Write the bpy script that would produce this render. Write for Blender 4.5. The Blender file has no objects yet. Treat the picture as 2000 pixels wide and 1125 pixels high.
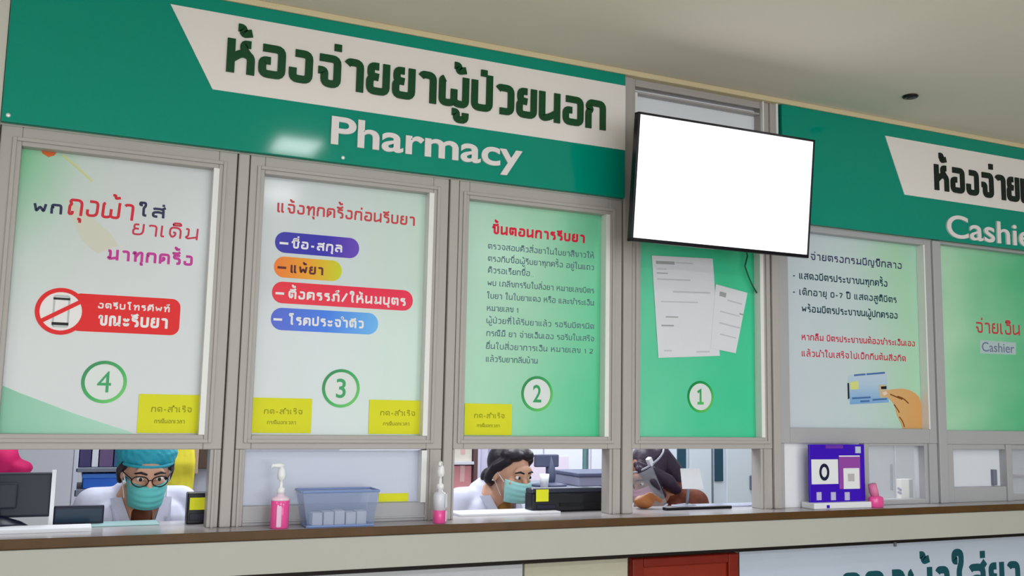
import bpy, bmesh, math, random
from mathutils import Vector, Matrix, Euler
random.seed(7)
S = bpy.context.scene
COL = S.collection

# ------------------------------------------------------------------ camera
F_PX, CAM_Y, CAM_Z = 1875.65, -3.3, 1.5
RV = Vector((0.90872441, -0.41694805, 0.01934596))
UV = Vector((-0.06801529, -0.10218901, 0.99243706))
FV = Vector((0.41181775, 0.90316761, 0.12122049))
cam = bpy.data.cameras.new('camera')
cam.sensor_width = 36.0
cam.lens = F_PX * 36.0 / 2000.0
cam.clip_start = 0.05
co = bpy.data.objects.new('camera', cam)
COL.objects.link(co)
m3 = Matrix((RV, UV, -FV)).transposed()
co.matrix_world = Matrix.Translation((0, CAM_Y, CAM_Z)) @ m3.to_4x4()
S.camera = co

# ------------------------------------------------------------------ view, world, lamps
S.view_settings.view_transform = 'Standard'
S.view_settings.look = 'None'
S.view_settings.gamma = 1.0
S.view_settings.use_curve_mapping = False
S.view_settings.exposure = 0.0
w = bpy.data.worlds.new('world')
S.world = w
w.use_nodes = True
w.node_tree.nodes['Background'].inputs[0].default_value = (0.86, 0.93, 1.0, 1)
w.node_tree.nodes['Background'].inputs[1].default_value = 0.35


def area(name, loc, sx, sy, power, col=(0.93, 0.97, 1.0), rot=(0, 0, 0)):
    l = bpy.data.lights.new(name, 'AREA')
    l.shape = 'RECTANGLE'
    l.size, l.size_y = sx, sy
    l.energy = power
    l.color = col
    o = bpy.data.objects.new(name, l)
    o.location = loc
    o.rotation_euler = rot
    COL.objects.link(o)
    return o


# waiting hall: recessed ceiling lamps in rows (the near one mirrors in the sign)
for x, y in ((1.02, -1.84), (3.6, -1.84), (-1.6, -1.84), (1.17, -2.95), (3.6, -2.95), (-1.6, -2.95), (1.05, -4.6), (3.6, -4.6), (-1.2, -4.6)):
    area('hall_ceiling_lamp', (x, y, 2.86), 0.23, 0.32, 6 if y > -3 else 36)
# added soft frontal fill behind the camera, standing in for daylight
area('front_fill', (1.6, -6.9, 1.5), 7.0, 2.2, 150, (0.92, 0.96, 1.0), (math.radians(90), 0, 0))
# dispensary behind the glass: ceiling lamps
for x, y in ((0.4, 1.0), (1.9, 1.0), (3.6, 1.2), (2.6, 2.6), (4.6, 2.6)):
    area('dispensary_ceiling_lamp', (x, y, 2.8), 0.4, 1.2, 30)


# ------------------------------------------------------------------ helpers: space
def at(px, py, Y=0.0):
    """point of the plane y = Y seen at photograph pixel (px, py)"""
    d = FV + RV * ((px - 1000.0) / F_PX) - UV * ((py - 562.5) / F_PX)
    k = (Y - CAM_Y) / d.y
    return (d.x * k, CAM_Z + d.z * k)


# ------------------------------------------------------------------ helpers: materials
def lin(c):
    r = []
    for v in c:
        v /= 255.0
        r.append(v / 12.92 if v <= 0.04045 else ((v + 0.055) / 1.055) ** 2.4)
    return (r[0], r[1], r[2], 1.0)


MATS = {}


def mat(name, rgb, rough=0.5, metal=0.0, spec=0.3, noise=0.0, scale=8.0, bump=0.0, emit=0.0, trans=0.0, alpha=1.0, coat=0.0):
    if name in MATS:
        return MATS[name]
    m = bpy.data.materials.new(name)
    m.use_nodes = True
    nt = m.node_tree
    b = nt.nodes['Principled BSDF']
    b.inputs['Base Color'].default_value = lin(rgb)
    b.inputs['Roughness'].default_value = rough
    b.inputs['Metallic'].default_value = metal
    b.inputs['Specular IOR Level'].default_value = spec
    b.inputs['Transmission Weight'].default_value = trans
    b.inputs['Alpha'].default_value = alpha
    b.inputs['Coat Weight'].default_value = coat
    if emit:
        b.inputs['Emission Color'].default_value = lin(rgb)
        b.inputs['Emission Strength'].default_value = emit
    if noise or bump:
        tc = nt.nodes.new('ShaderNodeTexCoord')
        n = nt.nodes.new('ShaderNodeTexNoise')
        n.inputs['Scale'].default_value = scale
        n.inputs['Detail'].default_value = 4
        nt.links.new(tc.outputs['Object'], n.inputs['Vector'])
        if noise:
            mx = nt.nodes.new('ShaderNodeMix')
            mx.data_type = 'RGBA'
            c = lin(rgb)
            mx.inputs[6].default_value = tuple(v * (1 - noise) for v in c[:3]) + (1,)
            mx.inputs[7].default_value = tuple(min(1, v * (1 + noise)) for v in c[:3]) + (1,)
            nt.links.new(n.outputs['Fac'], mx.inputs[0])
            nt.links.new(mx.outputs[2], b.inputs['Base Color'])
        if bump:
            bp = nt.nodes.new('ShaderNodeBump')
            bp.inputs['Strength'].default_value = bump
            bp.inputs['Distance'].default_value = 0.004
            nt.links.new(n.outputs['Fac'], bp.inputs['Height'])
            nt.links.new(bp.outputs['Normal'], b.inputs['Normal'])
    MATS[name] = m
    return m


def print_mat(name, stops, wx=1.0, wz=0.0, off=0.0, rough=0.3, radial=None, blotch=0.0):
    """a printed colour blend over the sheet, in the sheet's own 0..1 frame"""
    if name in MATS:
        return MATS[name]
    m = bpy.data.materials.new(name)
    m.use_nodes = True
    nt = m.node_tree
    b = nt.nodes['Principled BSDF']
    b.inputs['Roughness'].default_value = rough
    b.inputs['Specular IOR Level'].default_value = 0.35
    tc = nt.nodes.new('ShaderNodeTexCoord')
    sp = nt.nodes.new('ShaderNodeSeparateXYZ')
    nt.links.new(tc.outputs['Generated'], sp.inputs[0])

    def mth(op, a, c):
        n = nt.nodes.new('ShaderNodeMath')
        n.operation = op
        for i, v in enumerate((a, c)):
            if isinstance(v, (int, float)):
                n.inputs[i].default_value = v
            else:
                nt.links.new(v, n.inputs[i])
        return n.outputs[0]
    if radial:
        dx = mth('SUBTRACT', sp.outputs[0], radial[0])
        dz = mth('SUBTRACT', sp.outputs[2], radial[1])
        f = mth('SQRT', mth('ADD', mth('MULTIPLY', dx, dx), mth('MULTIPLY', mth('MULTIPLY', dz, radial[2]), mth('MULTIPLY', dz, radial[2]))), 0)
    else:
        f = mth('ADD', mth('ADD', mth('MULTIPLY', sp.outputs[0], wx), mth('MULTIPLY', sp.outputs[2], wz)), off)
    if blotch:
        n = nt.nodes.new('ShaderNodeTexNoise')
        n.inputs['Scale'].default_value = 3.0
        nt.links.new(tc.outputs['Generated'], n.inputs['Vector'])
        f = mth('ADD', f, mth('MULTIPLY', mth('SUBTRACT', n.outputs['Fac'], 0.5), blotch))
    r = nt.nodes.new('ShaderNodeValToRGB')
    el = r.color_ramp.elements
    el[0].position, el[0].color = stops[0][0], lin(stops[0][1])
    el[1].position, el[1].color = stops[-1][0], lin(stops[-1][1])
    for p, c in stops[1:-1]:
        e = el.new(p)
        e.color = lin(c)
    nt.links.new(f, r.inputs[0])
    nt.links.new(r.outputs[0], b.inputs['Base Color'])
    MATS[name] = m
    return m


alu = mat('painted_aluminium', (178, 173, 170), 0.38, 0.0, noise=0.05, scale=3)
alu_cool = mat('lower_aluminium', (174, 174, 178), 0.38, 0.0, noise=0.05, scale=3)
gap_m = mat('rubber_gasket', (70, 66, 62), 0.7)
green_m = mat('sign_green', (0, 146, 124), 0.09, 0.0, 0.32, noise=0.05, scale=2)
band_m = mat('sign_white', (240, 233, 230), 0.3)
thai_green = mat('letter_dark_green', (10, 72, 34), 0.35)
thai_black = mat('letter_near_black', (18, 34, 30), 0.35)
letter_white = mat('letter_white', (235, 228, 228), 0.35)
white_pl = mat('white_plastic', (236, 238, 242), 0.35)
paper_m = mat('paper', (226, 228, 236), 0.7, noise=0.02, scale=20)
black_m = mat('black_plastic', (14, 15, 22), 0.3)
dark_m = mat('dark_grey_plastic', (52, 58, 70), 0.4, noise=0.1)
grey_m = mat('grey_plastic', (120, 126, 142), 0.45)
yellow_m = mat('yellow_note', (226, 226, 36), 0.6, noise=0.04, scale=6)
yellow_ink = mat('olive_ink', (160, 160, 20), 0.6)
red_ink = mat('red_ink', (214, 32, 52), 0.45)
crimson_ink = mat('crimson_ink', (205, 50, 78), 0.45)
navy_ink = mat('navy_ink', (40, 44, 84), 0.45)
magenta_ink = mat('magenta_ink', (200, 50, 156), 0.45)
slate_ink = mat('slate_ink', (58, 76, 98), 0.45)
teal_ink = mat('teal_ink', (28, 66, 84), 0.45)
sign_red = mat('print_red', (232, 8, 12), 0.4)
white_ink = mat('white_ink', (240, 238, 240), 0.4)
grey_ink = mat('grey_ink', (120, 124, 132), 0.5)
black_ink = mat('black_ink', (20, 22, 26), 0.5)
skin_m = mat('skin', (216, 166, 140), 0.5, noise=0.06, scale=30)
skin_dark = mat('warm_skin', (176, 118, 92), 0.5, noise=0.06, scale=30)
hair_m = mat('dark_hair', (34, 28, 36), 0.45, noise=0.3, scale=60, bump=0.4)
coat_m = mat('white_coat', (206, 207, 228), 0.75, noise=0.03, scale=12, bump=0.25)
mask_m = mat('mask_green', (160, 220, 220), 0.7, noise=0.05, scale=40)
mask_teal = mat('mask_teal', (100, 192, 192), 0.7, noise=0.05, scale=40)
cap_m = mat('cap_teal', (44, 158, 180), 0.6, noise=0.25, scale=22, bump=0.8)
eye_w = mat('eye_white', (235, 232, 228), 0.3)
glass_m = mat('clear_plastic', (225, 232, 245), 0.08, alpha=0.22)
lens_m = mat('spectacle_lens', (200, 210, 220), 0.05, alpha=0.25)
pink_m = mat('pink_gel', (238, 84, 160), 0.15, coat=0.5)
pump_m = mat('pump_white', (244, 246, 250), 0.3)


# ------------------------------------------------------------------ helpers: meshes
def link(name, me, m=None, parent=None, smooth=False):
    if m is not None:
        me.materials.clear()
        me.materials.append(m)
    if smooth:
        for p in me.polygons:
            p.use_smooth = True
    o = bpy.data.objects.new(name, me)
    COL.objects.link(o)
    if parent is not None:
        o.parent = parent
    return o


def fin(name, bm, m, parent=None, smooth=False, recalc=True):
    if recalc:
        bmesh.ops.recalc_face_normals(bm, faces=bm.faces[:])
    me = bpy.data.meshes.new(name)
    bm.to_mesh(me)
    bm.free()
    return link(name, me, m, parent, smooth)


def thing(name, label, cat, loc=(0, 0, 0), rot=(0, 0, 0), group=None):
    o = bpy.data.objects.new(name, None)
    COL.objects.link(o)
    o.location = loc
    o.rotation_euler = rot
    return tag(o, label, cat, group)


def tag(o, label, cat, group=None):
    o['label'] = label
    o['category'] = cat
    if group:
        o['group'] = group
    return o


def struct(o):
    o['kind'] = 'structure'
    return o


def add_box(bm, x0, x1, y0, y1, z0, z1, bev=0.0, seg=2):
    b2 = bmesh.new()
    r = bmesh.ops.create_cube(b2, size=1.0)
    for v in r['verts']:
        v.co = Vector(((x0 + x1) / 2 + v.co.x * (x1 - x0), (y0 + y1) / 2 + v.co.y * (y1 - y0), (z0 + z1) / 2 + v.co.z * (z1 - z0)))
    if bev:
        bmesh.ops.bevel(b2, geom=b2.edges[:], offset=bev, segments=seg, affect='EDGES', profile=0.5)
    me = bpy.data.meshes.new('tmp')
    b2.to_mesh(me)
    b2.free()
    bm.from_mesh(me)
    bpy.data.meshes.remove(me)


def box(name, x0, x1, y0, y1, z0, z1, m, parent=None, bev=0.0):
    bm = bmesh.new()
    add_box(bm, x0, x1, y0, y1, z0, z1, bev)
    return fin(name, bm, m, parent)


def add_poly(bm, pts, yf, yb):
    """a flat outline in (x, z) with its own thickness from yf (front) to yb"""
    a = [bm.verts.new((x, yf, z)) for x, z in pts]
    c = [bm.verts.new((x, yb, z)) for x, z in pts]
    bm.faces.new(a)
    bm.faces.new(c[::-1])
    n = len(pts)
    for i in range(n):
        j = (i + 1) % n
        bm.faces.new((a[i], c[i], c[j], a[j]))


def poly(name, pts, yf, yb, m, parent=None):
    bm = bmesh.new()
    add_poly(bm, pts, yf, yb)
    return fin(name, bm, m, parent)


def circ(cx, cz, r, n=40, rz=None):
    rz = rz or r
    return [(cx + r * math.cos(2 * math.pi * i / n), cz + rz * math.sin(2 * math.pi * i / n)) for i in range(n)]


def add_ring(bm, cx, cz, ro, ri, yf, yb, n=48):
    o, i = circ(cx, cz, ro, n), circ(cx, cz, ri, n)
    vo = [[bm.verts.new((x, y, z)) for x, z in o] for y in (yf, yb)]
    vi = [[bm.verts.new((x, y, z)) for x, z in i] for y in (yf, yb)]
    for k in range(n):
        j = (k + 1) % n
        bm.faces.new((vo[0][k], vo[0][j], vi[0][j], vi[0][k]))
        bm.faces.new((vo[1][k], vi[1][k], vi[1][j], vo[1][j]))
        bm.faces.new((vo[0][k], vo[1][k], vo[1][j], vo[0][j]))
        bm.faces.new((vi[0][k], vi[0][j], vi[1][j], vi[1][k]))


def pill(x0, x1, z0, z1, r, n=8):
    pts = []
    for cx, cz, a0 in ((x1 - r, z1 - r, 0), (x0 + r, z1 - r, 90), (x0 + r, z0 + r, 180), (x1 - r, z0 + r, 270)):
        for i in range(n + 1):
            a = math.radians(a0 + 90 * i / n)
            pts.append((cx + r * math.cos(a), cz + r * math.sin(a)))
    return pts


def add_lathe(bm, prof, n=24, c=(0, 0, 0), sx=1.0, sy=1.0):
    rings = []
    for r, z in prof:
        rings.append([bm.verts.new((c[0] + sx * r * math.cos(2 * math.pi * i / n), c[1] + sy * r * math.sin(2 * math.pi * i / n), c[2] + z)) for i in range(n)])
    for a, b in zip(rings, rings[1:]):
        for i in range(n):
            j = (i + 1) % n
            bm.faces.new((a[i], a[j], b[j], b[i]))
    bm.faces.new(rings[0][::-1])
    bm.faces.new(rings[-1])


def add_tube(bm, pts, r, n=10):
    """round bar along 3-D points, radius r or one per point"""
    P = [Vector(p) for p in pts]
    R = r if isinstance(r, (list, tuple)) else [r] * len(P)
    rings = []
    up = None
    for i, p in enumerate(P):
        t = (P[min(i + 1, len(P) - 1)] - P[max(i - 1, 0)]).normalized()
        if up is None:
            up = Vector((0, 0, 1)) if abs(t.z) < 0.9 else Vector((1, 0, 0))
        a = t.cross(up).normalized()
        b = a.cross(t).normalized()
        up = b
        rings.append([bm.verts.new(p + (a * math.cos(2 * math.pi * k / n) + b * math.sin(2 * math.pi * k / n)) * R[i]) for k in range(n)])
    for A, B in zip(rings, rings[1:]):
        for k in range(n):
            j = (k + 1) % n
            bm.faces.new((A[k], A[j], B[j], B[k]))
    bm.faces.new(rings[0][::-1])
    bm.faces.new(rings[-1])


def add_ball(bm, c, rx, ry=None, rz=None, rot=None, u=20, v=12):
    ry = ry or rx
    rz = rz or rx
    M = Euler(rot).to_matrix() if rot else Matrix.Identity(3)
    c = Vector(c)
    rings = []
    for j in range(1, v):
        b = math.pi * j / v
        rings.append([bm.verts.new(c + M @ Vector((rx * math.sin(b) * math.cos(2 * math.pi * i / u), ry * math.sin(b) * math.sin(2 * math.pi * i / u), rz * math.cos(b)))) for i in range(u)])
    top, bot = bm.verts.new(c + M @ Vector((0, 0, rz))), bm.verts.new(c + M @ Vector((0, 0, -rz)))
    for A, B in zip(rings, rings[1:]):
        for i in range(u):
            k = (i + 1) % u
            bm.faces.new((A[i], B[i], B[k], A[k]))
    for i in range(u):
        k = (i + 1) % u
        bm.faces.new((top, rings[0][i], rings[0][k]))
        bm.faces.new((bot, rings[-1][k], rings[-1][i]))


def add_limb(bm, pts, radii):
    """tapering limb: a cone per bone and a ball at every joint"""
    P = [Vector(p) for p in pts]
    for i, p in enumerate(P):
        add_ball(bm, p, radii[i], u=14, v=8)
        if i:
            add_tube(bm, [P[i - 1], p], [radii[i - 1], radii[i]], 14)


def remeshed(name, bm, voxel, m, parent, smooth_it=4):
    me = bpy.data.meshes.new('tmp')
    bm.to_mesh(me)
    bm.free()
    o = bpy.data.objects.new('tmp', me)
    COL.objects.link(o)
    r = o.modifiers.new('r', 'REMESH')
    r.mode = 'VOXEL'
    r.voxel_size = voxel
    s = o.modifiers.new('s', 'SMOOTH')
    s.factor = 0.5
    s.iterations = smooth_it
    dg = bpy.context.evaluated_depsgraph_get()
    dg.update()
    out = bpy.data.meshes.new_from_object(o.evaluated_get(dg))
    out.name = name
    bpy.data.objects.remove(o)
    bpy.data.meshes.remove(me)
    return link(name, out, m, parent, True)


# ------------------------------------------------------------------ helpers: lettering
# Thai letters drawn as pen strokes: consonant height 1, width w; marks are placed from the right stem
G = {
    'ก': (.56, [[(0, 0), (0, .58), (.09, .7), (0, .82), (.06, 1), (.56, 1), (.56, 0)]]),
    'ข': (.54, [[(.0, .72), (0, 1), (.16, 1), (.16, 0), (.54, 0), (.54, 1)]]),
    'ค': (.6, [[(0, 0), (0, 1), (.6, 1), (.6, 0)], [(0, .1), (.28, .36), (.28, .6), (.12, .6)]]),
    'ง': (.5, [[(.08, 1), (.5, 1), (.5, 0), (.02, 0), (.02, .42)]]),
    'จ': (.55, [[(.0, 1), (.55, 1), (.55, 0), (.16, 0), (.16, .5), (-.03, .5)]]),
    'ช': (.56, [[(.0, .72), (0, 1), (.16, 1), (.16, 0), (.56, 0), (.56, .8), (.66, 1.12)]]),
    'ญ': (.78, [[(0, 0), (0, 1), (.4, 1), (.4, 0), (.78, 0), (.78, 1)], [(.42, -.32), (.78, -.32)]]),
    'ด': (.58, [[(.14, 0), (0, .3), (0, 1), (.58, 1), (.58, 0)], [(.14, 0), (.3, .22), (.3, .5), (.17, .5)]]),
    'ต': (.6, [[(.14, 0), (0, .3), (0, 1), (.22, 1), (.3, .86), (.38, 1), (.6, 1), (.6, 0)], [(.14, 0), (.3, .22), (.3, .5), (.17, .5)]]),
    'ถ': (.58, [[(.16, .22), (.16, 0), (0, 0), (0, .58), (.09, .72), (0, .86), (.06, 1), (.58, 1), (.58, 0)]]),
    'ท': (.58, [[(0, .75), (0, 1), (.13, 1), (.13, 0)], [(.13, .4), (.38, 1), (.58, 1), (.58, 0)]]),
    'น': (.56, [[(0, 1), (0, .05), (.1, 0), (.3, .08), (.56, .3)], [(.56, 1), (.56, 0)]]),
    'บ': (.52, [[(0, 1), (0, 0), (.52, 0), (.52, 1)]]),
    'ป': (.52, [[(0, 1), (0, 0), (.52, 0), (.52, 1.42)]]),
    'ผ': (.8, [[(.08, 1), (0, .94), (0, 0), (.28, 0), (.4, .1), (.52, 0), (.8, 0), (.8, 1)], [(.4, .08), (.4, .6)]]),
    'พ': (.68, [[(0, 1), (.12, 0), (.34, .66), (.56, 0), (.68, 1)]]),
    'ภ': (.62, [[(0, .24), (0, 0), (.14, 0), (.14, .6), (.06, .75), (.14, 1), (.62, 1), (.62, 0)]]),
    'ม': (.62, [[(-.02, .98), (.14, .98), (.14, .28), (.0, .14), (.12, 0), (.62, .2)], [(.62, 1), (.62, 0)]]),
    'ย': (.52, [[(.28, 1), (.03, 1), (.03, .6), (.28, .56)], [(.1, .56), (0, .46), (0, 0), (.52, 0), (.52, 1)]]),
    'ร': (.42, [[(.44, .95), (.36, 1), (.02, 1), (.02, .68), (.42, .6), (.42, 0), (.2, 0)]]),
    'ล': (.56, [[(0, .92), (.08, 1), (.56, 1), (.56, 0)], [(.56, .48), (.3, .6), (0, .5), (0, 0), (.24, 0)]]),
    'ว': (.46, [[(0, .92), (.06, 1), (.46, 1), (.46, 0), (.06, 0)]]),
    'ส': (.56, [[(0, .92), (.08, 1), (.4, 1), (.56, .9), (.56, 0)], [(.56, .48), (.3, .6), (0, .5), (0, 0), (.24, 0)], [(.44, .92), (.68, 1.2)]]),
    'ห': (.57, [[(0, 1), (0, 0)], [(0, .36), (.3, .66), (.57, .56), (.57, 0)], [(.56, 1), (.36, 1), (.36, .78), (.48, .6)]]),
    'อ': (.58, [[(.02, 1), (.58, 1), (.58, 0), (.02, 0), (.02, .52), (.26, .52)]]),
    'ณ': (.8, [[(0, 0), (0, 1), (.36, 1), (.36, 0), (.55, .08), (.74, .3)], [(.76, 1), (.76, 0), (.86, 0)]]),
    'า': (.4, [[(0, .9), (.06, 1), (.4, 1), (.4, 0)]]),
    'ำ': (.4, [[(0, .9), (.06, 1), (.4, 1), (.4, 0)], [(-.2, 1.3), (-.06, 1.3), (-.06, 1.48), (-.2, 1.48), (-.2, 1.3)]]),
    'ะ': (.36, [[(0, .86), (.04, .62), (.32, .62), (.36, .86)], [(0, .3), (.04, .06), (.32, .06), (.36, .3)]]),
    'เ': (.16, [[(0, 1), (0, 0), (.16, 0)]]),
    'แ': (.5, [[(0, 1), (0, 0), (.16, 0)], [(.34, 1), (.34, 0), (.5, 0)]]),
    'ใ': (.36, [[(.14, 1.3), (0, 1.3), (0, 1.62), (.3, 1.62), (.3, 1.2), (.2, .95), (.2, 0), (.36, 0)]]),
    'ไ': (.36, [[(0, 1.6), (.14, 1.62), (.2, 1.35), (.2, 0), (.36, 0)]]),
    'โ': (.42, [[(.42, 1.6), (.02, 1.6), (.02, 1.36), (.24, 1.3), (.24, 0), (.4, 0)]]),
    '-': (.3, [[(0, .42), (.3, .42)]]), '/': (.5, [[(0, -.1), (.5, 1.3)]]),
    '.': (.05, [[(0, 0), (.05, 0)]]), ':': (.05, [[(0, .2), (.05, .2)], [(0, .75), (.05, .75)]]),
    '0': (.5, [[(0, .3), (0, 1), (.5, 1), (.5, 0), (0, 0), (0, .35)]]), '7': (.5, [[(0, 1), (.5, 1), (.15, 0)]]),
    '1': (.2, [[(0, .8), (.2, 1), (.2, 0)]]), '2': (.5, [[(0, .9), (.1, 1), (.5, 1), (.5, .6), (0, .1), (0, 0), (.5, 0)]]),
}
UP = {
    'ั': [[(-.46, 1.42), (-.46, 1.26), (-.12, 1.26), (.02, 1.46)]],
    'ิ': [[(-.46, 1.24), (-.4, 1.46), (-.06, 1.46), (0, 1.24), (-.46, 1.24)]],
    'ี': [[(0, 1.58), (0, 1.24), (-.46, 1.24), (-.4, 1.46), (-.06, 1.46)]],
    'ื': [[(0, 1.58), (0, 1.24), (-.46, 1.24), (-.4, 1.46), (-.06, 1.46)], [(-.2, 1.5), (-.2, 1.64)]],
    '็': [[(-.4, 1.26), (-.4, 1.42), (-.2, 1.5), (0, 1.36), (-.1, 1.26)]],
}
TONE = {
    '่': [[(0, 1.28), (0, 1.56)]],
    '้': [[(-.4, 1.55), (-.26, 1.55), (-.24, 1.32), (0, 1.4)]],
    '์': [[(-.26, 1.3), (-.26, 1.46), (-.1, 1.46), (-.1, 1.3), (-.26, 1.3)], [(-.08, 1.46), (.04, 1.62)]],
}
LOW = {
    'ุ': [[(-.14, -.32), (0, -.32), (0, -.58)]],
    'ู': [[(-.46, -.34), (-.3, -.34), (-.3, -.64), (0, -.64), (0, -.34)]],
}


def layout(text, gap):
    out, pen, right, raised, tall = [], 0.0, 0.0, False, False
    for ch in text:
        if ch == ' ':
            pen += 0.5
        elif ch in UP or ch in TONE or ch in LOW:
            if ch in UP:
                st, dz, raised = UP[ch], 0, True
            elif ch in TONE:
                st, dz = TONE[ch], (0.42 if raised else 0.06)
            else:
                st, dz = LOW[ch], 0
            dx = right - (0.2 if tall and ch not in LOW else 0)
            out += [[(x + dx, z + dz) for x, z in s] for s in st]
        else:
            wd, st = G[ch]
            out += [[(x + pen, z) for x, z in s] for s in st]
            right = pen + wd
            pen = right + gap
            raised, tall = False, ch == 'ป'
    return out, right


def capped(q, s, e):
    """upright stems end flush with the top and foot of the letter"""
    q = [Vector(p) for p in q]
    for a, b in ((0, 1), (-1, -2)):
        if abs(s[a][0] - s[b][0]) < .06 and s[a][1] in (0, 1):
            q[a].y += e if s[a][1] == 1 else -e
    return q


def rounded(pts, r, n=4):
    out = [Vector(pts[0])]
    for i in range(1, len(pts) - 1):
        p, a, b = Vector(pts[i]), Vector(pts[i - 1]), Vector(pts[i + 1])
        d = min(r, (a - p).length * .48, (b - p).length * .48)
        s, e = p + (a - p).normalized() * d, p + (b - p).normalized() * d
        for k in range(n + 1):
            t = k / n
            out.append(s * (1 - t) ** 2 + p * 2 * t * (1 - t) + e * t * t)
    out.append(Vector(pts[-1]))
    return out


def add_stroke(bm, pts, wd, yf, yb):
    n = len(pts)
    secs = []
    for i in range(n):
        t1 = (pts[i] - pts[i - 1]).normalized() if i else None
        t2 = (pts[i + 1] - pts[i]).normalized() if i < n - 1 else None
        t = ((t1 or t2) + (t2 or t1))
        t = t.normalized() if t.length > 1e-6 else (t1 or t2)
        nn = Vector((-t.y, t.x))
        k = 1.0
        if t1 and t2:
            k = min(1.6, 1 / max(.35, nn.dot(Vector((-t2.y, t2.x)))))
        a, b = pts[i] + nn * wd / 2 * k, pts[i] - nn * wd / 2 * k
        secs.append([bm.verts.new((q.x, y, q.y)) for q in (a, b) for y in (yf, yb)])
    for A, B in zip(secs, secs[1:]):
        bm.faces.new((A[0], A[2], B[2], B[0]))
        bm.faces.new((A[1], B[1], B[3], A[3]))
        bm.faces.new((A[0], B[0], B[1], A[1]))
        bm.faces.new((A[2], A[3], B[3], B[2]))
    bm.faces.new((secs[0][0], secs[0][1], secs[0][3], secs[0][2]))
    bm.faces.new((secs[-1][0], secs[-1][2], secs[-1][3], secs[-1][1]))


def thai(name, text, p0, p1, ztop, Y, m, parent=None, weight=.2, th=.0006, gap=None, rr=.2, Yp=None, slant=0.0):
    """p0, p1: pixels of the baseline's two ends, ztop: pixel row of the consonant top at the left end"""
    X0, Z0 = at(p0[0], p0[1], Y)
    X1, Z1 = at(p1[0], p1[1], Y)
    zb = (Z0 + Z1) / 2
    H = at(p0[0], ztop, Y)[1] - Z0
    t = weight * H
    st, W = layout(text, gap if gap is not None else weight + .13)
    kx = (X1 - X0 - t) / W
    kz = (H - t)
    bm = bmesh.new()
    for i, s in enumerate(st):
        q = [(X0 + t / 2 + x * kx + slant * z * kz, zb + t / 2 + z * kz) for x, z in s]
        e = (i % 7) * 0.00004
        add_stroke(bm, rounded(capped(q, s, t / 2), rr * H), t, Y - th - e, Y)
    return fin(name, bm, m, parent)


def latin(name, text, X0, X1, zb, cap, Y, m, parent=None, off=.02, th=.0006):
    def mk(s):
        c = bpy.data.curves.new('tmp', 'FONT')
        c.body = s
        c.offset = off
        c.extrude = .5
        o = bpy.data.objects.new('tmp', c)
        COL.objects.link(o)
        dg = bpy.context.evaluated_depsgraph_get()
        dg.update()
        me = bpy.data.meshes.new_from_object(o.evaluated_get(dg))
        bpy.data.objects.remove(o)
        bpy.data.curves.remove(c)
        return me
    h = mk('H')
    H0, H1 = min(v.co.y for v in h.vertices), max(v.co.y for v in h.vertices)
    bpy.data.meshes.remove(h)
    me = mk(text)
    a, b = min(v.co.x for v in me.vertices), max(v.co.x for v in me.vertices)
    for v in me.vertices:
        x = X0 + (v.co.x - a) / (b - a) * (X1 - X0)
        z = zb + (v.co.y - H0) / (H1 - H0) * cap
        v.co = Vector((x, Y - th * (0.5 + v.co.z), z))
    me.name = name
    return link(name, me, m, parent)


# ------------------------------------------------------------------ setting: room shell
Z_CEIL = 2.876
LEDGE = 1.088
YP = 0.034            # print plane of the window posters
XL, XR = -3.2, 8.2
floor_m = mat('terrazzo', (172, 166, 156), 0.35, noise=0.12, scale=30)
wall_m = mat('wall_paint', (206, 204, 194), 0.7, noise=0.03, scale=2)
ceil_m = mat('ceiling_paint', (228, 221, 208), 0.85, noise=0.06, scale=1.3, bump=0.05)
room_m = mat('dispensary_wall_paint', (214, 218, 230), 0.7, noise=0.02, scale=2)
struct(box('floor', XL, XR, -7.0, 3.6, -0.1, 0.0, floor_m))
struct(box('ceiling', XL, XR, -7.0, 3.6, Z_CEIL, Z_CEIL + .1, ceil_m))
struct(box('wall_left', XL - .1, XL, -7.0, 3.6, 0, Z_CEIL, wall_m))
struct(box('wall_right', XR, XR + .1, -7.0, 3.6, 0, Z_CEIL, wall_m))
struct(box('wall_hall', XL, XR, -7.1, -7.0, 0, Z_CEIL, wall_m))
struct(box('wall_back', XL, XR, 3.5, 3.6, 0, Z_CEIL, room_m))
# wall below the counter and the wall that carries on at the left of the glazing
struct(box('wall_counter', -0.25, 5.6, 0.0, 0.1, 0, LEDGE - .035, wall_m))
struct(box('wall_front', XL, -0.25, -0.02, 0.1, 0, Z_CEIL, wall_m))
struct(box('wall_front_right', 5.6, XR, -0.02, 0.1, 0, Z_CEIL, wall_m))
# header wall behind the two sign boards
struct(box('wall_upper_left', -0.25, 1.985, 0.0, 0.08, 2.334, Z_CEIL, wall_m))
struct(box('wall_upper_right', 2.785, 5.6, 0.0, 0.08, 2.322, Z_CEIL, wall_m))
# cream strip where the ceiling meets the glazing
bm = bmesh.new()
trim_m = mat('cream_trim', (222, 206, 168), 0.5, noise=0.05, scale=4)
add_box(bm, -0.25, 5.6, -0.036, 0.0, 2.853, Z_CEIL, 0.004)
struct(fin('trim_1', bm, trim_m))

# ------------------------------------------------------------------ setting: aluminium glazing
glass_back = mat('poster_pane', (214, 220, 224), 0.1, coat=0.4)


def frame_bars(bm, X0, X1, z0, z1, xl, xr, zl, zh, y0=-.006, y1=.06):
    """a rectangular frame X0..X1 x z0..z1 around the opening xl..xr x zl..zh"""
    add_box(bm, X0, xl, y0, y1, z0, z1, .003)
    add_box(bm, xr, X1, y0, y1, z0, z1, .003)
    add_box(bm, xl, xr, y0, y1, zh, z1, .003)
    add_box(bm, xl, xr, y0, y1, z0, zl, .003)


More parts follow.
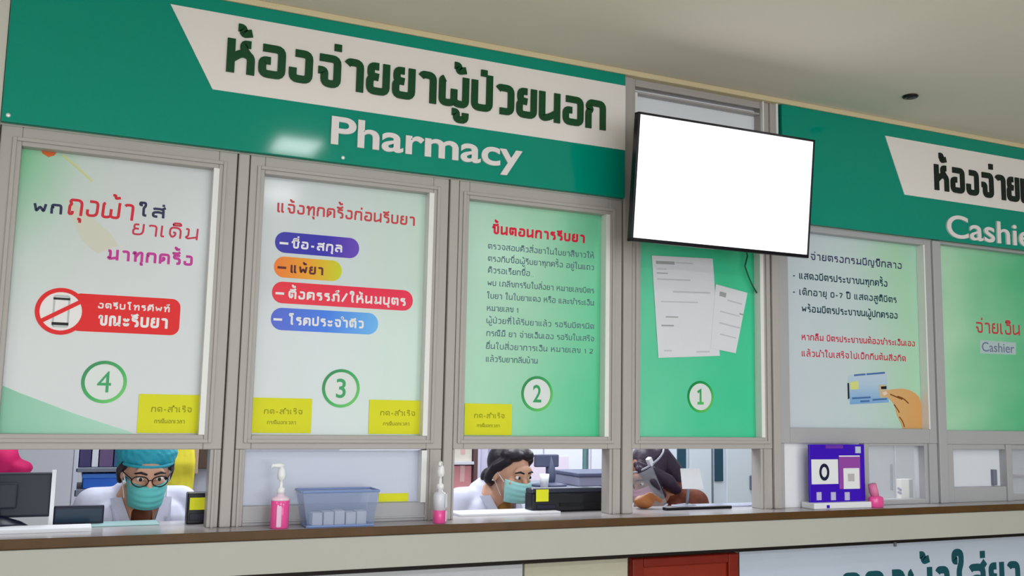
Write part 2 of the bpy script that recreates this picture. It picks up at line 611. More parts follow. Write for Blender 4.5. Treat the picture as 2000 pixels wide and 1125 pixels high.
def lip(bm, xl, xr, zl, zh, wd=.012, y0=-.013, y1=-.002, gapo=.014):
    """raised bead a little outside the opening"""
    a, b, c, d = xl - gapo, xr + gapo, zl - gapo, zh + gapo
    add_box(bm, a - wd, a, y0, y1, c - wd, d + wd, .002)
    add_box(bm, b, b + wd, y0, y1, c - wd, d + wd, .002)
    add_box(bm, a, b, y0, y1, d, d + wd, .002)
    add_box(bm, a, b, y0, y1, c - wd, c, .002)


# upper openings at the front plane: (outer left, outer right, left, right, bottom, top)
ZB = at(800, 851)[1]
WIN = {
    4: (-0.246, 0.467, -0.186, 0.408, ZB, 2.273),
    3: (0.511, 1.236, 0.561, 1.176, ZB, 2.273),
    2: (1.279, 1.986, 1.320, 1.926, ZB, 2.268),
    1: (2.035, 2.733, 2.075, 2.692, ZB, 2.262),
}
LOWER = {4: (-0.20, 0.432), 3: (0.545, 1.178), 2: (1.288, 1.936), 1: (2.043, 2.672)}
ZT = 1.338            # top of the lower hatches
for n in (1, 2, 3, 4):
    X0, X1, xl, xr, zb, zt = WIN[n]
    a, b = LOWER[n]
    bm = bmesh.new()
    frame_bars(bm, X0, X1, ZT, 2.333, xl, xr, zb, zt)
    lip(bm, xl, xr, zb, zt)
    add_box(bm, X0, a, -.004, .06, LEDGE, ZT, .003)          # jambs of the hatch
    add_box(bm, b, X1, -.004, .06, LEDGE, ZT, .003)
    add_box(bm, b + .012, b + .02, -.012, -.002, LEDGE, ZT, .001)
    add_box(bm, a - .02, a - .012, -.012, -.002, LEDGE, ZT, .001) if a - .02 > X0 else None
    wo = struct(fin('window_%d' % n, bm, alu))
    box('glass', xl - .004, xr + .004, .036, .042, zb - .004, zt + .004, glass_back, wo)
    box('reveal_strip', xr - .016, xr + .002, -.009, .033, zb, zt, mat('bright_strip_white', (236, 236, 236), .35), wo)  # white strip painting in the bright right reveal
    bm = bmesh.new()
    for q0, q1, z0, z1 in ((X0 - .004, X0, LEDGE, 2.333), (X1, X1 + .004, LEDGE, 2.333)):
        add_box(bm, q0, q1, .0, .05, z0, z1)
    fin('gasket', bm, gap_m, wo)
# posts between the windows; two of them run on up to the ceiling
struct(box('trim_2', .471, .507, -.014, .06, LEDGE, 2.333, alu, None, .004))
struct(box('trim_3', 1.240, 1.275, -.014, .06, LEDGE, 2.333, alu, None, .004))
struct(box('trim_6', 1.990, 2.031, -.014, .06, LEDGE, 2.853, alu, None, .004))
po = struct(box('trim_7', 2.737, 2.776, -.014, .06, LEDGE, 2.853, alu, None, .004))
bm = bmesh.new()
add_box(bm, 2.692, 2.70, -.02, -.004, 2.36, 2.853, .002)
fin('bright_strip', bm, mat('bright_strip_white', (236, 236, 236), .35), po)
bm = bmesh.new()
add_box(bm, 2.765, 2.777, -.022, -.010, 2.30, 2.853, .002)
fin('bright_strip', bm, mat('bright_strip_white', (236, 236, 236), .35), po)

# frosted transom behind the television
bm = bmesh.new()
frame_bars(bm, 2.031, 2.737, 2.334, 2.853, 2.046, 2.690, 2.375, 2.822)
add_box(bm, 2.046, 2.690, -.002, .03, 2.795, 2.803, .001)
wo = struct(fin('window_5', bm, alu))
box('frosted_pane', 2.046, 2.690, .036, .042, 2.375, 2.822, mat('transom_glass', (242, 245, 252), 0.35), wo)
box('reveal_strip', 2.044, 2.055, -.008, .033, 2.375, 2.795, mat('bright_strip_white', (236, 236, 236), .35), wo)

# cashier glazing, right of the last tall post
ZC = at(1700, 837)[1]
ZCT = 2.296
bm = bmesh.new()
frame_bars(bm, 2.780, 3.700, at(1700, 866)[1], 2.322, 2.832, 3.652, ZC, ZCT)
wo = struct(fin('window_6', bm, alu_cool))
box('glass', 2.828, 3.656, .036, .042, ZC - .004, ZCT + .004, glass_back, wo)
box('reveal_strip', 3.646, 3.654, -.010, .033, ZC, ZCT, mat('bright_strip_white', (236, 236, 236), .35), wo)  # highlight of the right reveal, put in as white
bm = bmesh.new()
frame_bars(bm, 3.756, 5.6, at(1900, 868)[1], 2.322, 3.757, 5.2, ZC - .005, 2.312)
wo = struct(fin('window_7', bm, alu_cool))
box('glass', 3.753, 5.204, .036, .042, ZC - .009, 2.316, glass_back, wo)
bm = bmesh.new()
add_box(bm, 3.702, 3.754, -.016, .06, LEDGE, 2.322, .004)
struct(fin('trim_4', bm, alu_cool))

# low sliding hatches of the cashier
zt6 = at(1700, 866)[1]
x0, x1 = at(1697, 930)[0], at(1806, 930)[0]
z0, z1 = at(1750, 976)[1], at(1750, 871)[1]
bm = bmesh.new()
add_box(bm, 2.780, 2.800, -.004, .06, LEDGE, zt6, .003)
add_box(bm, 3.25, x0, -.004, .06, LEDGE, zt6, .003)
add_box(bm, x1, 3.700, -.004, .06, LEDGE, zt6, .003)
add_box(bm, x0, x1, -.004, .06, LEDGE, z0, .003)
add_box(bm, x0, x1, -.004, .06, z1, zt6, .003)
add_box(bm, x1 + .018, x1 + .026, -.014, -.003, LEDGE, zt6, .001)
wo = struct(fin('window_8', bm, alu_cool))
box('glass', x0, x1, .03, .034, z0, z1, mat('hatch_glass', (235, 240, 250), 0.08, alpha=0.25), wo)
xa, xb = at(1862, 915)[0], at(1963, 915)[0]
za, zb_ = at(1910, 951)[1], at(1910, 878)[1]
xc = at(1974, 915)[0]
bm = bmesh.new()
zt7 = at(1900, 868)[1]
add_box(bm, 3.756, xa, -.004, .06, LEDGE, zt7, .003)
add_box(bm, xb, xc, -.012, .06, LEDGE, zt7, .003)
add_box(bm, xa, xb, -.004, .06, LEDGE, za, .003)
add_box(bm, xa, xb, -.004, .06, zb_, zt7, .003)
add_box(bm, xc, 4.75, .004, .06, LEDGE, za - .04, .003)
add_box(bm, xc, 4.75, .004, .06, zb_, zt7, .003)
add_box(bm, 4.75, 5.6, -.004, .06, LEDGE, zt7, .003)
add_box(bm, xc, 4.75, .006, .05, za + .045, za + .053, .001)
wo = struct(fin('window_9', bm, alu_cool))
box('frosted_pane', xa, xb, .03, .036, za, zb_, mat('frosted_glass', (226, 230, 240), 0.35), wo)
box('glass', xc, 4.75, .04, .044, za - .04, zb_, mat('hatch_glass', (235, 240, 250), 0.08, alpha=0.25), wo)
bm = bmesh.new()
hx, hz = at(1949, 932)
add_box(bm, hx - .012, hx + .012, .012, .03, hz - .04, hz + .035, .003)
fin('handle', bm, grey_m, wo)

# ------------------------------------------------------------------ counter
YF = -0.13
ct = thing('service_counter', 'long grey service counter with a brown edge and cream fascia below the windows', 'counter', (0, 0, 0))
bm = bmesh.new()
add_box(bm, -0.25, 5.6, YF + .004, .21, LEDGE - .03, LEDGE, .003)
fin('worktop', bm, mat('laminate_grey', (176, 172, 176), 0.2, noise=0.05, scale=14), ct)
bm = bmesh.new()
add_box(bm, -0.25, 5.6, YF - .006, YF + .004, LEDGE - .028, LEDGE + .001, .003, 3)
fin('edge_strip', bm, mat('brown_edging', (84, 58, 26), 0.4, noise=0.35, scale=10), ct)
bm = bmesh.new()
add_box(bm, -0.25, 5.6, YF, YF + .03, .953, LEDGE - .03, .002)
fin('fascia', bm, mat('cream_laminate', (184, 184, 176), 0.45, noise=0.04, scale=2), ct)

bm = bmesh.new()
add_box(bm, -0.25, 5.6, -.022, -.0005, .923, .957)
fin('shadow_strip', bm, mat('shadow_strip_brown', (34, 24, 22), .6), ct)  # dark strip standing in for the shadow line below the fascia

# ------------------------------------------------------------------ sign boards
YS = -0.03
sg = thing('sign_board', 'long green sign board with white band reading Pharmacy over the numbered windows', 'sign', (0, 0, 0))
box('panel', -0.247, 1.984, YS, -.001, 2.338, 2.853, green_m, sg, .003)
Q = [at(*p, YS) for p in ((333, 8), (1213, 167), (1213, 294), (415, 173))]
zt_, zb2 = (Q[0][1] + Q[1][1]) / 2, (Q[2][1] + Q[3][1]) / 2
poly('white_band', [(Q[0][0], zt_), (1.982, zt_), (1.982, zb2), (Q[3][0], zb2)], YS - .003, YS, band_m, sg)
thai('thai_lettering', 'ห้องจ่ายยาผู้ป่วยนอก', (441, 140.5), (1182, 255), 74, YS - .003, thai_green, sg, weight=.225, th=.006, gap=.31, rr=.16)
a = at(645, 281, YS)
b = at(1019, 300, YS)
latin('english_lettering', 'Pharmacy', a[0], b[0], (a[1] + at(985, 327, YS)[1]) / 2, at(645, 226, YS)[1] - a[1], YS, letter_white, sg, off=.02, th=.008)
for px, py in ((16, 225), (670, 308)):
    x, z = at(px, py, YS)
    bm = bmesh.new()
    add_ball(bm, (x, YS, z), .007, .004, .007)
    fin('screw', bm, mat('bright_screw', (235, 235, 235), .25, .3), sg, True)

sg = thing('sign_board', 'green sign board with white band reading Cashier at the right end', 'sign', (0, 0, 0))
box('panel', 2.79, 5.55, YS, -.001, 2.325, 2.853, green_m, sg, .003)
Q = [at(*p, YS) for p in ((1728, 267), (2000, 312), (2000, 413), (1766, 382))]
zt_, zb2 = (Q[0][1] + Q[1][1]) / 2, (Q[2][1] + Q[3][1]) / 2
poly('white_band', [(Q[0][0], zt_), (5.5, zt_), (5.5, zb2), (Q[3][0], zb2)], YS - .003, YS, band_m, sg)
xe = at(1820, 366, YS)[0] + (at(2000, 380, YS)[0] - at(1820, 366, YS)[0]) * 1.34


def thai_x(name, text, X0, X1, zb, H, Y, m, parent, weight=.2, th=.0006, gap=None, rr=.2):
    t = weight * H
    st, W = layout(text, gap if gap is not None else weight + .13)
    kx = (X1 - X0 - t) / W
    kz = H - t
    bm = bmesh.new()
    for i, s in enumerate(st):
        q = [(X0 + t / 2 + x * kx, zb + t / 2 + z * kz) for x, z in s]
        add_stroke(bm, rounded(capped(q, s, t / 2), rr * H), t, Y - th - (i % 7) * .00004, Y)
    return fin(name, bm, m, parent)


a, b = at(1824, 371, YS), at(1824, 321, YS)
thai_x('thai_lettering', 'ห้องจ่ายเงิน', a[0], xe, a[1], b[1] - a[1], YS - .003, thai_black, sg, .22, .006, .34, .14)
a, b = at(1848, 463, YS), at(1848, 419, YS)
latin('english_lettering', 'Cashier', a[0], at(2000, 470, YS)[0] + .15, a[1], b[1] - a[1], YS, letter_white, sg, off=.012, th=.008)

# ------------------------------------------------------------------ television
tv = thing('television', 'wall-mounted flat television with a bright blank screen between the two green signs', 'television', (2.301, -.28, 2.3653), (0.1107, -0.0037, -0.0045))
W2, H2 = .425, .2444
bm = bmesh.new()
add_box(bm, -W2, W2, .0, .03, -H2, -H2 + .014, .002)
add_box(bm, -W2, W2, .0, .03, H2 - .009, H2, .002)
add_box(bm, -W2, -W2 + .010, .0, .03, -H2, H2, .002)
add_box(bm, W2 - .008, W2, .0, .03, -H2, H2, .002)
fin('bezel', bm, mat('television_black', (10, 9, 20), .25), tv)
box('screen', -W2 + .009, W2 - .007, .004, .02, -H2 + .013, H2 - .008, mat('lit_screen', (250, 251, 255), .3, emit=1.05), tv)
bm = bmesh.new()
add_box(bm, -W2 + .01, W2 - .01, .02, .045, -H2 + .01, H2 - .01, .004)
add_box(bm, -.26, .26, .045, .075, -.17, .12, .01)
fin('back_cover', bm, black_m, tv)
bm = bmesh.new()
add_box(bm, -.11, .11, .075, .09, -.1, .1, .004)
add_tube(bm, [(-.0, .08, 0), (-.16, .14, -.01), (-.22, .23, -.02)], .016)
add_box(bm, -.27, -.17, .225, .272, -.1, .06, .003)
fin('wall_bracket', bm, dark_m, tv)
# cable hanging by the right end of window one
bm = bmesh.new()
cp = [at(*p, .012) for p in ((1460, 500), (1455, 520), (1462, 540), (1470, 558), (1478, 572))]
add_tube(bm, [(x, .012, z) for x, z in cp], .0035)
add_tube(bm, [(cp[0][0], .012, cp[0][1]), (cp[0][0] - .01, .014, 2.2), (cp[0][0] - .012, .014, 2.255)], .0035)
tag(fin('television_cable', bm, mat('green_cable', (18, 96, 66), .4), None, True), 'thin dark cable drooping from under the television over green poster', 'cable')

# ------------------------------------------------------------------ posters in the windows
DP = .0005


def sheet(name, X0, X1, z0, z1, m, label, y=YP):
    o = box(name, X0, X1, y, y + .0015, z0, z1, m)
    return tag(o, label, 'poster')


def badge(parent, px, py, dig, Y=YP, fill=True, scale=1.0, rp=.0675):
    X, Z = at(px, py, Y)
    r = rp
    g = thing_part('number_badge', parent)
    bm = bmesh.new()
    add_ring(bm, X, Z, r, r * .84, Y - 2 * DP, Y)
    fin('ring', bm, print_mat('badge_green', [(0, (0, 120, 74)), (.55, (40, 176, 84)), (1, (120, 214, 104))], .5, -.5, .5), g)
    poly('disc', circ(X, Z, r * .85), Y - DP, Y, mat('badge_white', (226, 232, 232), .4), g)
    h = r * .98
    wdt = {'4': .62, '3': .52, '2': .54, '1': .36}[dig] * h
    ink = print_mat('badge_green_digit', [(0, (28, 160, 90)), (1, (84, 196, 104))], 0, -1, 1)
    if dig == '1':
        bm = bmesh.new()
        t = h * .17
        add_stroke(bm, [Vector((X - .22 * h, Z + .28 * h)), Vector((X, Z + .5 * h - t / 2)), Vector((X, Z - .5 * h + t / 2))], t, Y - 2 * DP, Y)
        add_stroke(bm, [Vector((X - .24 * h, Z - .5 * h + t / 2)), Vector((X + .24 * h, Z - .5 * h + t / 2))], t, Y - 2.1 * DP, Y)
        fin('digit', bm, ink, g)
        return g
    latin('digit', dig, X - wdt / 2, X + wdt / 2, Z - h / 2, h, Y - DP, ink, g, off=.0 if dig == '4' else .012)
    return g


def thing_part(name, parent):
    o = bpy.data.objects.new(name, None)
    COL.objects.link(o)
    o.parent = parent
    return o


def note(px0, px1, py0, py1, label, Y=YP - .003, flip=False, lines=True):
    X0, z1 = at(px0, py0, Y)
    X1, z0 = at(px1, py1, Y)
    z1 = (z1 + at(px1, py0 + 1, Y)[1]) / 2
    o = tag(box('yellow_note', X0, X1, Y, Y + .0008, z0, z1, yellow_m), label, 'note', 'yellow notes on the windows')
    if lines:
        w_, h_ = X1 - X0, z1 - z0
        thai_x('writing', 'กด-สำเร็จ', X0 + w_ * .2, X0 + w_ * .84, z0 + h_ * .54, h_ * .13, Y, yellow_ink, o, .2)
        thai_x('small_writing', 'กรณีนอกเวลา', X0 + w_ * .26, X0 + w_ * .74, z0 + h_ * .25, h_ * .09, Y, yellow_ink, o, .2)
    return o


# window four
m4 = print_mat('poster_four_print', [(0, (120, 204, 150)), (.32, (205, 220, 216)), (.55, (216, 221, 224)), (1, (214, 220, 224))], radial=(-.02, 1.0, .8), rough=.22)
p4 = sheet('poster', -.190, .412, ZB - .003, 2.276, m4, 'white poster in window four about bringing a cloth bag with a no-phone sign')
# printed leaf-green wave along the bottom and a bud in the corner
wv = [at(-10, 752, YP), at(40, 768, YP), at(80, 783, YP), at(140, 806, YP), at(200, 826, YP), at(250, 842, YP), at(268, 851, YP)]
wv[0] = (-.189, wv[0][1])
poly('green_wave', wv + [(-.189, ZB)], YP - DP, YP, print_mat('wave_print', [(0, (136, 200, 172)), (1, (178, 222, 204))], 1, 0, 0), p4)
bx, bz = at(93, 296, YP)
poly('red_bud', [(bx - .024, bz + .012), (bx + .028, bz + .004), (bx + .02, bz - .010), (bx + .004, bz - .018), (bx - .014, bz - .008)], YP - 2 * DP, YP, mat('bud_print', (222, 104, 40), .4), p4)
bm = bmesh.new()
add_stroke(bm, rounded([at(122, 302, YP), at(150, 326, YP), at(180, 354, YP)], .02), .006, YP - 2 * DP, YP)
fin('yellow_stem', bm, mat('stem_print', (214, 214, 150), .4), p4)
poly('cream_patch', [at(*p, YP) for p in ((150, 400), (215, 455), (232, 480), (190, 495), (160, 470), (130, 400))], YP - DP * .6, YP, mat('cream_print', (214, 214, 200), .4), p4)  # printed cream patch
thai('navy_lettering', 'พก', (64, 414), (121, 419), 394, YP, navy_ink, p4, weight=.24)
thai('navy_lettering', 'ใส่', (270, 423), (321, 426), 403, YP, navy_ink, p4, weight=.24)
thai('red_lettering', 'ถุงผ้า', (131, 424), (260, 427), 391, YP, red_ink, p4, weight=.16, rr=.42, slant=.06)
thai('red_lettering', 'ยาเดิม', (257, 463), (386, 465), 440, YP, crimson_ink, p4, weight=.16, rr=.42, slant=.06)
thai('magenta_lettering', 'มาทุกครั้ง', (208, 508), (376, 519), 487, YP, magenta_ink, p4, weight=.24)
# no-phone mark: red ring with a bar, running into a red plate
sym = thing_part('no_phone_mark', p4)
cx, cz = at(119, 608, YP)
rr_ = .074
pl = [at(140, 577, YP)[0], at(354, 577, YP)[0]]
zpt, zpb = (at(150, 575, YP)[1] + at(345, 582, YP)[1]) / 2, (at(150, 650, YP)[1] + at(345, 652, YP)[1]) / 2
poly('red_plate', pill(pl[0], pl[1], zpb, zpt, .028), YP - DP, YP, sign_red, sym)
poly('white_disc', circ(cx, cz, rr_ * .84), YP - 2 * DP, YP, white_ink, sym)
bm = bmesh.new()
add_stroke(bm, rounded([(cx - .021, cz - .048), (cx + .022, cz - .048), (cx + .022, cz + .048), (cx - .021, cz + .048), (cx - .021, cz - .047)], .006), .006, YP - 2.6 * DP, YP)
fin('phone_outline', bm, mat('phone_grey', (188, 196, 198), .4), sym)
box('phone_base', cx - .024, cx + .024, YP - 3 * DP, YP, cz - .044, cz - .035, black_ink, sym)
box('phone_top', cx - .024, cx + .024, YP - 3 * DP, YP, cz + .036, cz + .043, black_ink, sym)
bm = bmesh.new()
add_ring(bm, cx, cz, rr_, rr_ * .82, YP - 4 * DP, YP)
add_stroke(bm, [Vector((cx - .062, cz - .038)), Vector((cx + .062, cz + .038))], .013, YP - 4.2 * DP, YP)
fin('red_ring', bm, sign_red, sym)
thai('white_lettering', 'งดรับโทรศัพท์'.replace('ศ', 'ค'), (191, 602), (331, 610), 591, YP - DP, white_ink, sym, weight=.24)
thai('white_lettering', 'ขณะรับยา', (191, 637), (327, 641), 616, YP - DP, white_ink, sym, weight=.24)
badge(p4, 203.5, 746, '4')
note(272, 391, 770, 846, 'yellow note at the bottom right corner of the window four poster')

# window three
m3_ = print_mat('poster_three_print', [(0, (214, 221, 226)), (.5, (214, 226, 228)), (1, (204, 228, 216))], 1, 0, 0, rough=.12)
p3 = sheet('poster', .556, 1.182, ZB - .003, 2.276, m3_, 'white poster in window three with four coloured pill-shaped lines')
thai('red_lettering', 'แจ้งทุกครั้งก่อนรับยา', (541, 416), (810, 440), 397, YP, mat('rose_ink', (206, 62, 70), .45), p3, weight=.2)
PL = [((536, 701), (453, 494, 504), [(0, (24, 20, 170)), (.6, (50, 40, 184)), (1, (110, 72, 196))], 'ชื่อ-สกุล', 'indigo_line', white_ink, (569, 485), (668, 493), 470, 546),
      ((534, 667), (501, 541, 550), [(0, (244, 120, 8)), (.5, (244, 164, 10)), (1, (206, 216, 16))], 'แพ้ยา', 'orange_line', mat('maroon_ink', (96, 24, 30), .45), (567, 534), (631, 537), 518, 542),
      ((530, 806), (550, 593, 606), [(0, (236, 8, 44)), (1, (240, 10, 74))], 'ตั้งครรภ์/ให้นมบุตร', 'red_line', white_ink, (563, 583), (792, 598), 567, 538),
      ((528, 738), (601, 644, 654), [(0, (70, 92, 214)), (.5, (44, 122, 238)), (1, (98, 182, 248))], 'โรคประจำตัว', 'blue_line', white_ink, (563, 634), (710, 642), 618, 534)]
for (xa_, xb_), (yt, yb_, ybr), st, tx, nm, ink, q0, q1, ztp, dx in PL:
    X0 = at(xa_, yb_, YP)[0]
    X1 = at(xb_, yb_, YP)[0]
    z1_ = at(xa_ + 20, yt, YP)[1]
    z0_ = (at(xa_ + 20, yb_, YP)[1] + at(xb_ - 20, ybr, YP)[1]) / 2
    g = thing_part(nm, p3)
    poly('pill', pill(X0, X1, z0_, z1_, (z1_ - z0_) * .48), YP - DP, YP, print_mat(nm + '_print', st, 1, 0, 0, rough=.2), g)
    thai('lettering', tx, q0, q1, ztp, YP - DP, ink, g, weight=.24)
    a = at(dx, (yt + yb_) / 2 + 1, YP)
    b = at(dx + 17, (yt + yb_) / 2 + 2, YP)
    box('dash', a[0], b[0], YP - 2 * DP, YP, a[1] - .004, a[1] + .004, ink, g)
badge(p3, 666, 758.5, '3')
note(493, 607, 777, 846, 'yellow note at the bottom left corner of the window three poster')
note(722, 826, 781, 848, 'yellow note at the bottom right corner of the window three poster')

# window two
m2 = print_mat('poster_two_print', [(0, (192, 226, 212)), (.45, (160, 218, 184)), (.8, (116, 214, 168)), (1, (84, 206, 152))], .75, -.3, .3, rough=.2, blotch=.25)
p2 = sheet('poster', 1.315, 1.932, ZB - .003, 2.272, m2, 'pale green poster in window two with a red heading and many small lines')
thai('red_lettering', 'ขั้นตอนการรับยา', (961, 458), (1142, 474), 441, YP, mat('poster_red', (226, 24, 62), .45), p2, weight=.26)
LN = [((953, 488), (1160, 503), 'ตรวจสอบคิวสั่งยาในใบยาสีขาวให้'), ((953, 510), (1160, 528), 'ตรงกับชื่อผู้รับยาทุกครั้ง อยู่ในแถว'), ((953, 533), (1042, 540), 'คิวรอเรียกชื่อ..'),
      ((952, 558), (1160, 573), 'พบ เภสัชกรรับใบสั่งยา หมายเลขบัตร'.replace('ส', 'ล')), ((951, 583), (1160, 597), 'ใบยา ในใบยาแดง หรือ และชำระเงิน'), ((951, 607), (1012, 611), 'หมายเลข 1'),
      ((950, 631), (1160, 643), 'ผู้ป่วยที่ได้รับยาแล้ว รอรับบัตรนัด'), ((950, 655), (1160, 668), 'กรณีมี ยา จ่ายเงินเอง รอรับใบเสร็จ'), ((949, 680), (1158, 692), 'ยื่นใบสั่งยาการเงิน หมายเลข 1 2'), ((949, 706), (1050, 711), 'แล้วรับยากลับบ้าน')]
bm_all = []
for q0, q1, tx in LN:
    thai('small_lettering', tx, q0, q1, q0[1] - 9.5, YP, mat('pale_slate_ink', (92, 116, 132), .5), p2, weight=.17)
badge(p2, 1049, 769, '2')
note(908, 999, 788, 850, 'yellow note at the bottom left corner of the window two poster')

# window one
m1 = print_mat('poster_one_print', [(0, (124, 220, 182)), (.5, (84, 212, 164)), (1, (46, 204, 150))], .6, .2, .1, rough=.2, blotch=.5)
p1 = sheet('poster', 2.070, 2.700, ZB - .003, 2.266, m1, 'plain green poster in window one behind two white papers')
badge(p1, 1368, 775, '1', rp=.066)


def paper(label, c, lines, Y):
    pts = [at(*q, Y) for q in c]
    o = tag(poly('paper_sheet', pts, Y, Y + .0006, paper_m), label, 'paper', 'papers taped on the green window')
    o0, ex, ez = Vector(pts[0]), Vector(pts[1]) - Vector(pts[0]), Vector(pts[3]) - Vector(pts[0])
    for u0, u1, v, wd, mm in lines:
        bm = bmesh.new()
        add_stroke(bm, [o0 + ex * u0 + ez * v, o0 + ex * u1 + ez * v], wd, Y - .0003, Y)
        fin('printed_line', bm, mm, o)
    return o


lg = mat('faint_grey_ink', (196, 198, 206), .6)
mg = mat('mid_grey_ink', (164, 166, 168), .6)
paper('large white paper with a grey heading taped on the green window one poster', ((1273, 499), (1392, 505), (1406, 695), (1286, 699)),
      [(.06, .36, .065, .013, mg), (.38, .66, .06, .005, lg), (.06, .22, .13, .005, lg), (.06, .24, .17, .004, mg), (.06, .6, .23, .006, lg), (.3, .92, .35, .007, lg), (.1, .7, .45, .005, lg), (.16, .36, .6, .005, mg), (.08, .28, .685, .006, mg), (.1, .22, .93, .005, lg), (.62, .84, .94, .006, lg)], YP - .003)
paper('smaller tilted white paper overlapping the large paper on green window one', ((1398, 555), (1460, 572), (1437, 690), (1388, 680)),
      [(.14, .34, .13, .02, mg), (.4, .85, .2, .006, lg), (.2, .8, .4, .005, lg), (.8, .92, .36, .007, mg), (.2, .85, .58, .006, lg), (.25, .75, .75, .005, lg)], YP - .0042)

# cashier poster
mc = print_mat('cashier_print', [(0, (206, 216, 226)), (.45, (202, 220, 222)), (.8, (176, 222, 190)), (1, (170, 214, 194))], .9, .12, -.08, rough=.2, blotch=.2)
pc = sheet('poster', 2.826, 3.66, ZC - .003, ZCT + .003, mc, 'pale cashier poster with dark and red lines and a hand holding a card')
thai('heading_lettering', 'จ่ายตรงกรมบัญชีกลาง', (1583, 507), (1761, 526), 495, YP, mat('violet_ink', (64, 60, 104), .45), pc, weight=.2)
thai('dark_lettering', '- แสดงบัตรประชาชนทุกครั้ง', (1548, 545), (1733, 559), 533.5, YP, teal_ink, pc, weight=.2)
thai('dark_lettering', '- เด็กอายุ 0-7 ปี แสดงสูติบัตร', (1548, 576), (1751, 591), 565, YP, teal_ink, pc, weight=.2)
thai('dark_lettering', 'พร้อมบัตรประชาชนผู้ปกครอง', (1566, 609), (1753, 623), 597.5, YP, teal_ink, pc, weight=.2)
thai('red_lettering', 'หากลืม บัตรประชาชนต้องชำระเงินเอง', (1566, 666), (1787, 675), 655.5, YP, crimson_ink, pc, weight=.2)
thai('red_lettering', 'แล้วนำใบเสร็จไปเบิกกับต้นสังกัด', (1566, 697), (1769, 705), 686.5, YP, crimson_ink, pc, weight=.2)
card = thing_part('printed_card', pc)
cpx = [(1656, 733), (1731, 726), (1736, 786), (1660, 790)]
poly('card_face', [at(*q, YP) for q in cpx], YP - DP, YP, print_mat('card_print', [(0, (120, 172, 226)), (.6, (182, 208, 232)), (1, (196, 214, 230))], 0, 1, 0), card)
poly('yellow_patch', [at(*q, YP) for q in ((1660, 746), (1676, 744), (1677, 760), (1661, 761))], YP - 2 * DP, YP, mat('card_yellow', (222, 226, 140), .4), card)
poly('card_photo', [at(*q, YP) for q in ((1716, 752), (1731, 751), (1733, 776), (1718, 777))], YP - 2 * DP, YP, mat('card_photo_print', (206, 190, 160), .4), card)
bm = bmesh.new()
add_poly(bm, [at(*q, YP) for q in ((1655, 748), (1658, 748), (1659, 778), (1656, 780))], YP - 2 * DP, YP)
add_poly(bm, [at(*q, YP) for q in ((1720, 755), (1731, 754), (1731, 760), (1721, 760))], YP - 3 * DP, YP)
fin('dark_marks', bm, black_ink, card)
bm = bmesh.new()
for (a_, b_) in (((1668, 733), (1690, 731)), ((1692, 731), (1728, 728)), ((1664, 778), (1700, 776)), ((1680, 784), (1698, 783)), ((1704, 781), (1732, 779))):
    add_stroke(bm, [Vector(at(*a_, YP)), Vector(at(*b_, YP))], .008, YP - 2.5 * DP, YP)
fin('blue_lines', bm, mat('card_blue', (76, 116, 176), .4), card)
hand = thing_part('printed_hand', pc)
hp = [(1722, 766), (1732, 762), (1745, 760), (1762, 759), (1776, 762), (1787, 768), (1795, 776), (1799, 790), (1804, 806), (1809, 822), (1812, 837), (1763, 837), (1760, 828), (1752, 812), (1749, 800), (1746, 790), (1740, 782), (1734, 777), (1725, 774)]
poly('hand_shape', [at(*q, YP) for q in hp], YP - 3 * DP, YP, print_mat('hand_print', [(0, (224, 180, 128)), (.5, (222, 168, 104)), (1, (206, 146, 62))], .7, 0, 0), hand)
bm = bmesh.new()
for s in (((1752, 774), (1764, 778), (1774, 788)), ((1746, 790), (1754, 802), (1756, 806)), ((1756, 814), (1763, 824), (1766, 834)), ((1738, 770), (1752, 776), (1762, 780))):
    add_stroke(bm, rounded([at(*q, YP) for q in s], .02), .006, YP - 4 * DP, YP)
fin('finger_creases', bm, mat('crease_print', (128, 78, 24), .4), hand)
poly('thumb_nail', [at(*q, YP) for q in ((1722, 767), (1730, 764), (1733, 769), (1726, 773))], YP - 4 * DP, YP, mat('nail_print', (238, 214, 200), .4), hand)

md = print_mat('right_poster_print', [(0, (184, 228, 196)), (.22, (146, 214, 172)), (.5, (98, 198, 146)), (1, (70, 182, 132))], 1.2, -.08, .02, rough=.2, blotch=.5)
pd = sheet('poster', 3.752, 5.204, ZC - .008, 2.315, md, 'mint green poster at the far right reading Cashier in grey under red letters')
thai('red_lettering', 'จ่ายเงิน', (1906, 650), (1992, 655), 629, YP, mat('brick_ink', (206, 66, 72), .45), pd, weight=.17)
a, b = at(1918, 686, YP), at(1918, 668, YP)
poly('pale_backing', [at(*q, YP) for q in ((1914, 664), (1984, 669), (1984, 693), (1914, 690))], YP - DP, YP, mat('pale_violet', (184, 206, 208), .4), pd)
latin('grey_lettering', 'Cashier', a[0], at(1981, 688, YP)[0], a[1], b[1] - a[1], YP - DP, mat('violet_grey_ink', (120, 124, 160), .45), pd, off=.004)

# ------------------------------------------------------------------ hatch three: white board behind the bottle and tray
a, b = at(486, 985, .03), at(818, 884, .03)
bd = tag(box('hatch_board', .549, 1.182, .03, .036, at(650, 985, .03)[1], ZT - .006, mat('pale_blue_board', (202, 208, 228), .22, noise=0.02, scale=3)), 'pale blue-white board closing the hatch behind the pink bottle and tray', 'board')
bm = bmesh.new()
zb3 = at(650, 985, .0)[1]
add_box(bm, .545, 1.178, -.002, .05, LEDGE, zb3, .003)
add_box(bm, .545, 1.178, -.008, -.001, LEDGE + .012, LEDGE + .018, .001)
to = struct(fin('trim_5', bm, alu_cool))
box('reveal_strip', 1.160, 1.179, -.009, .029, zb3, ZT - .004, mat('bright_strip_white', (236, 236, 236), .35), to)  # bright edge of the hatch reveal, painted as a white strip
note(740, 797, 963, 979, 'narrow yellow note on the pale board behind the blue tray', Y=.028, lines=False)

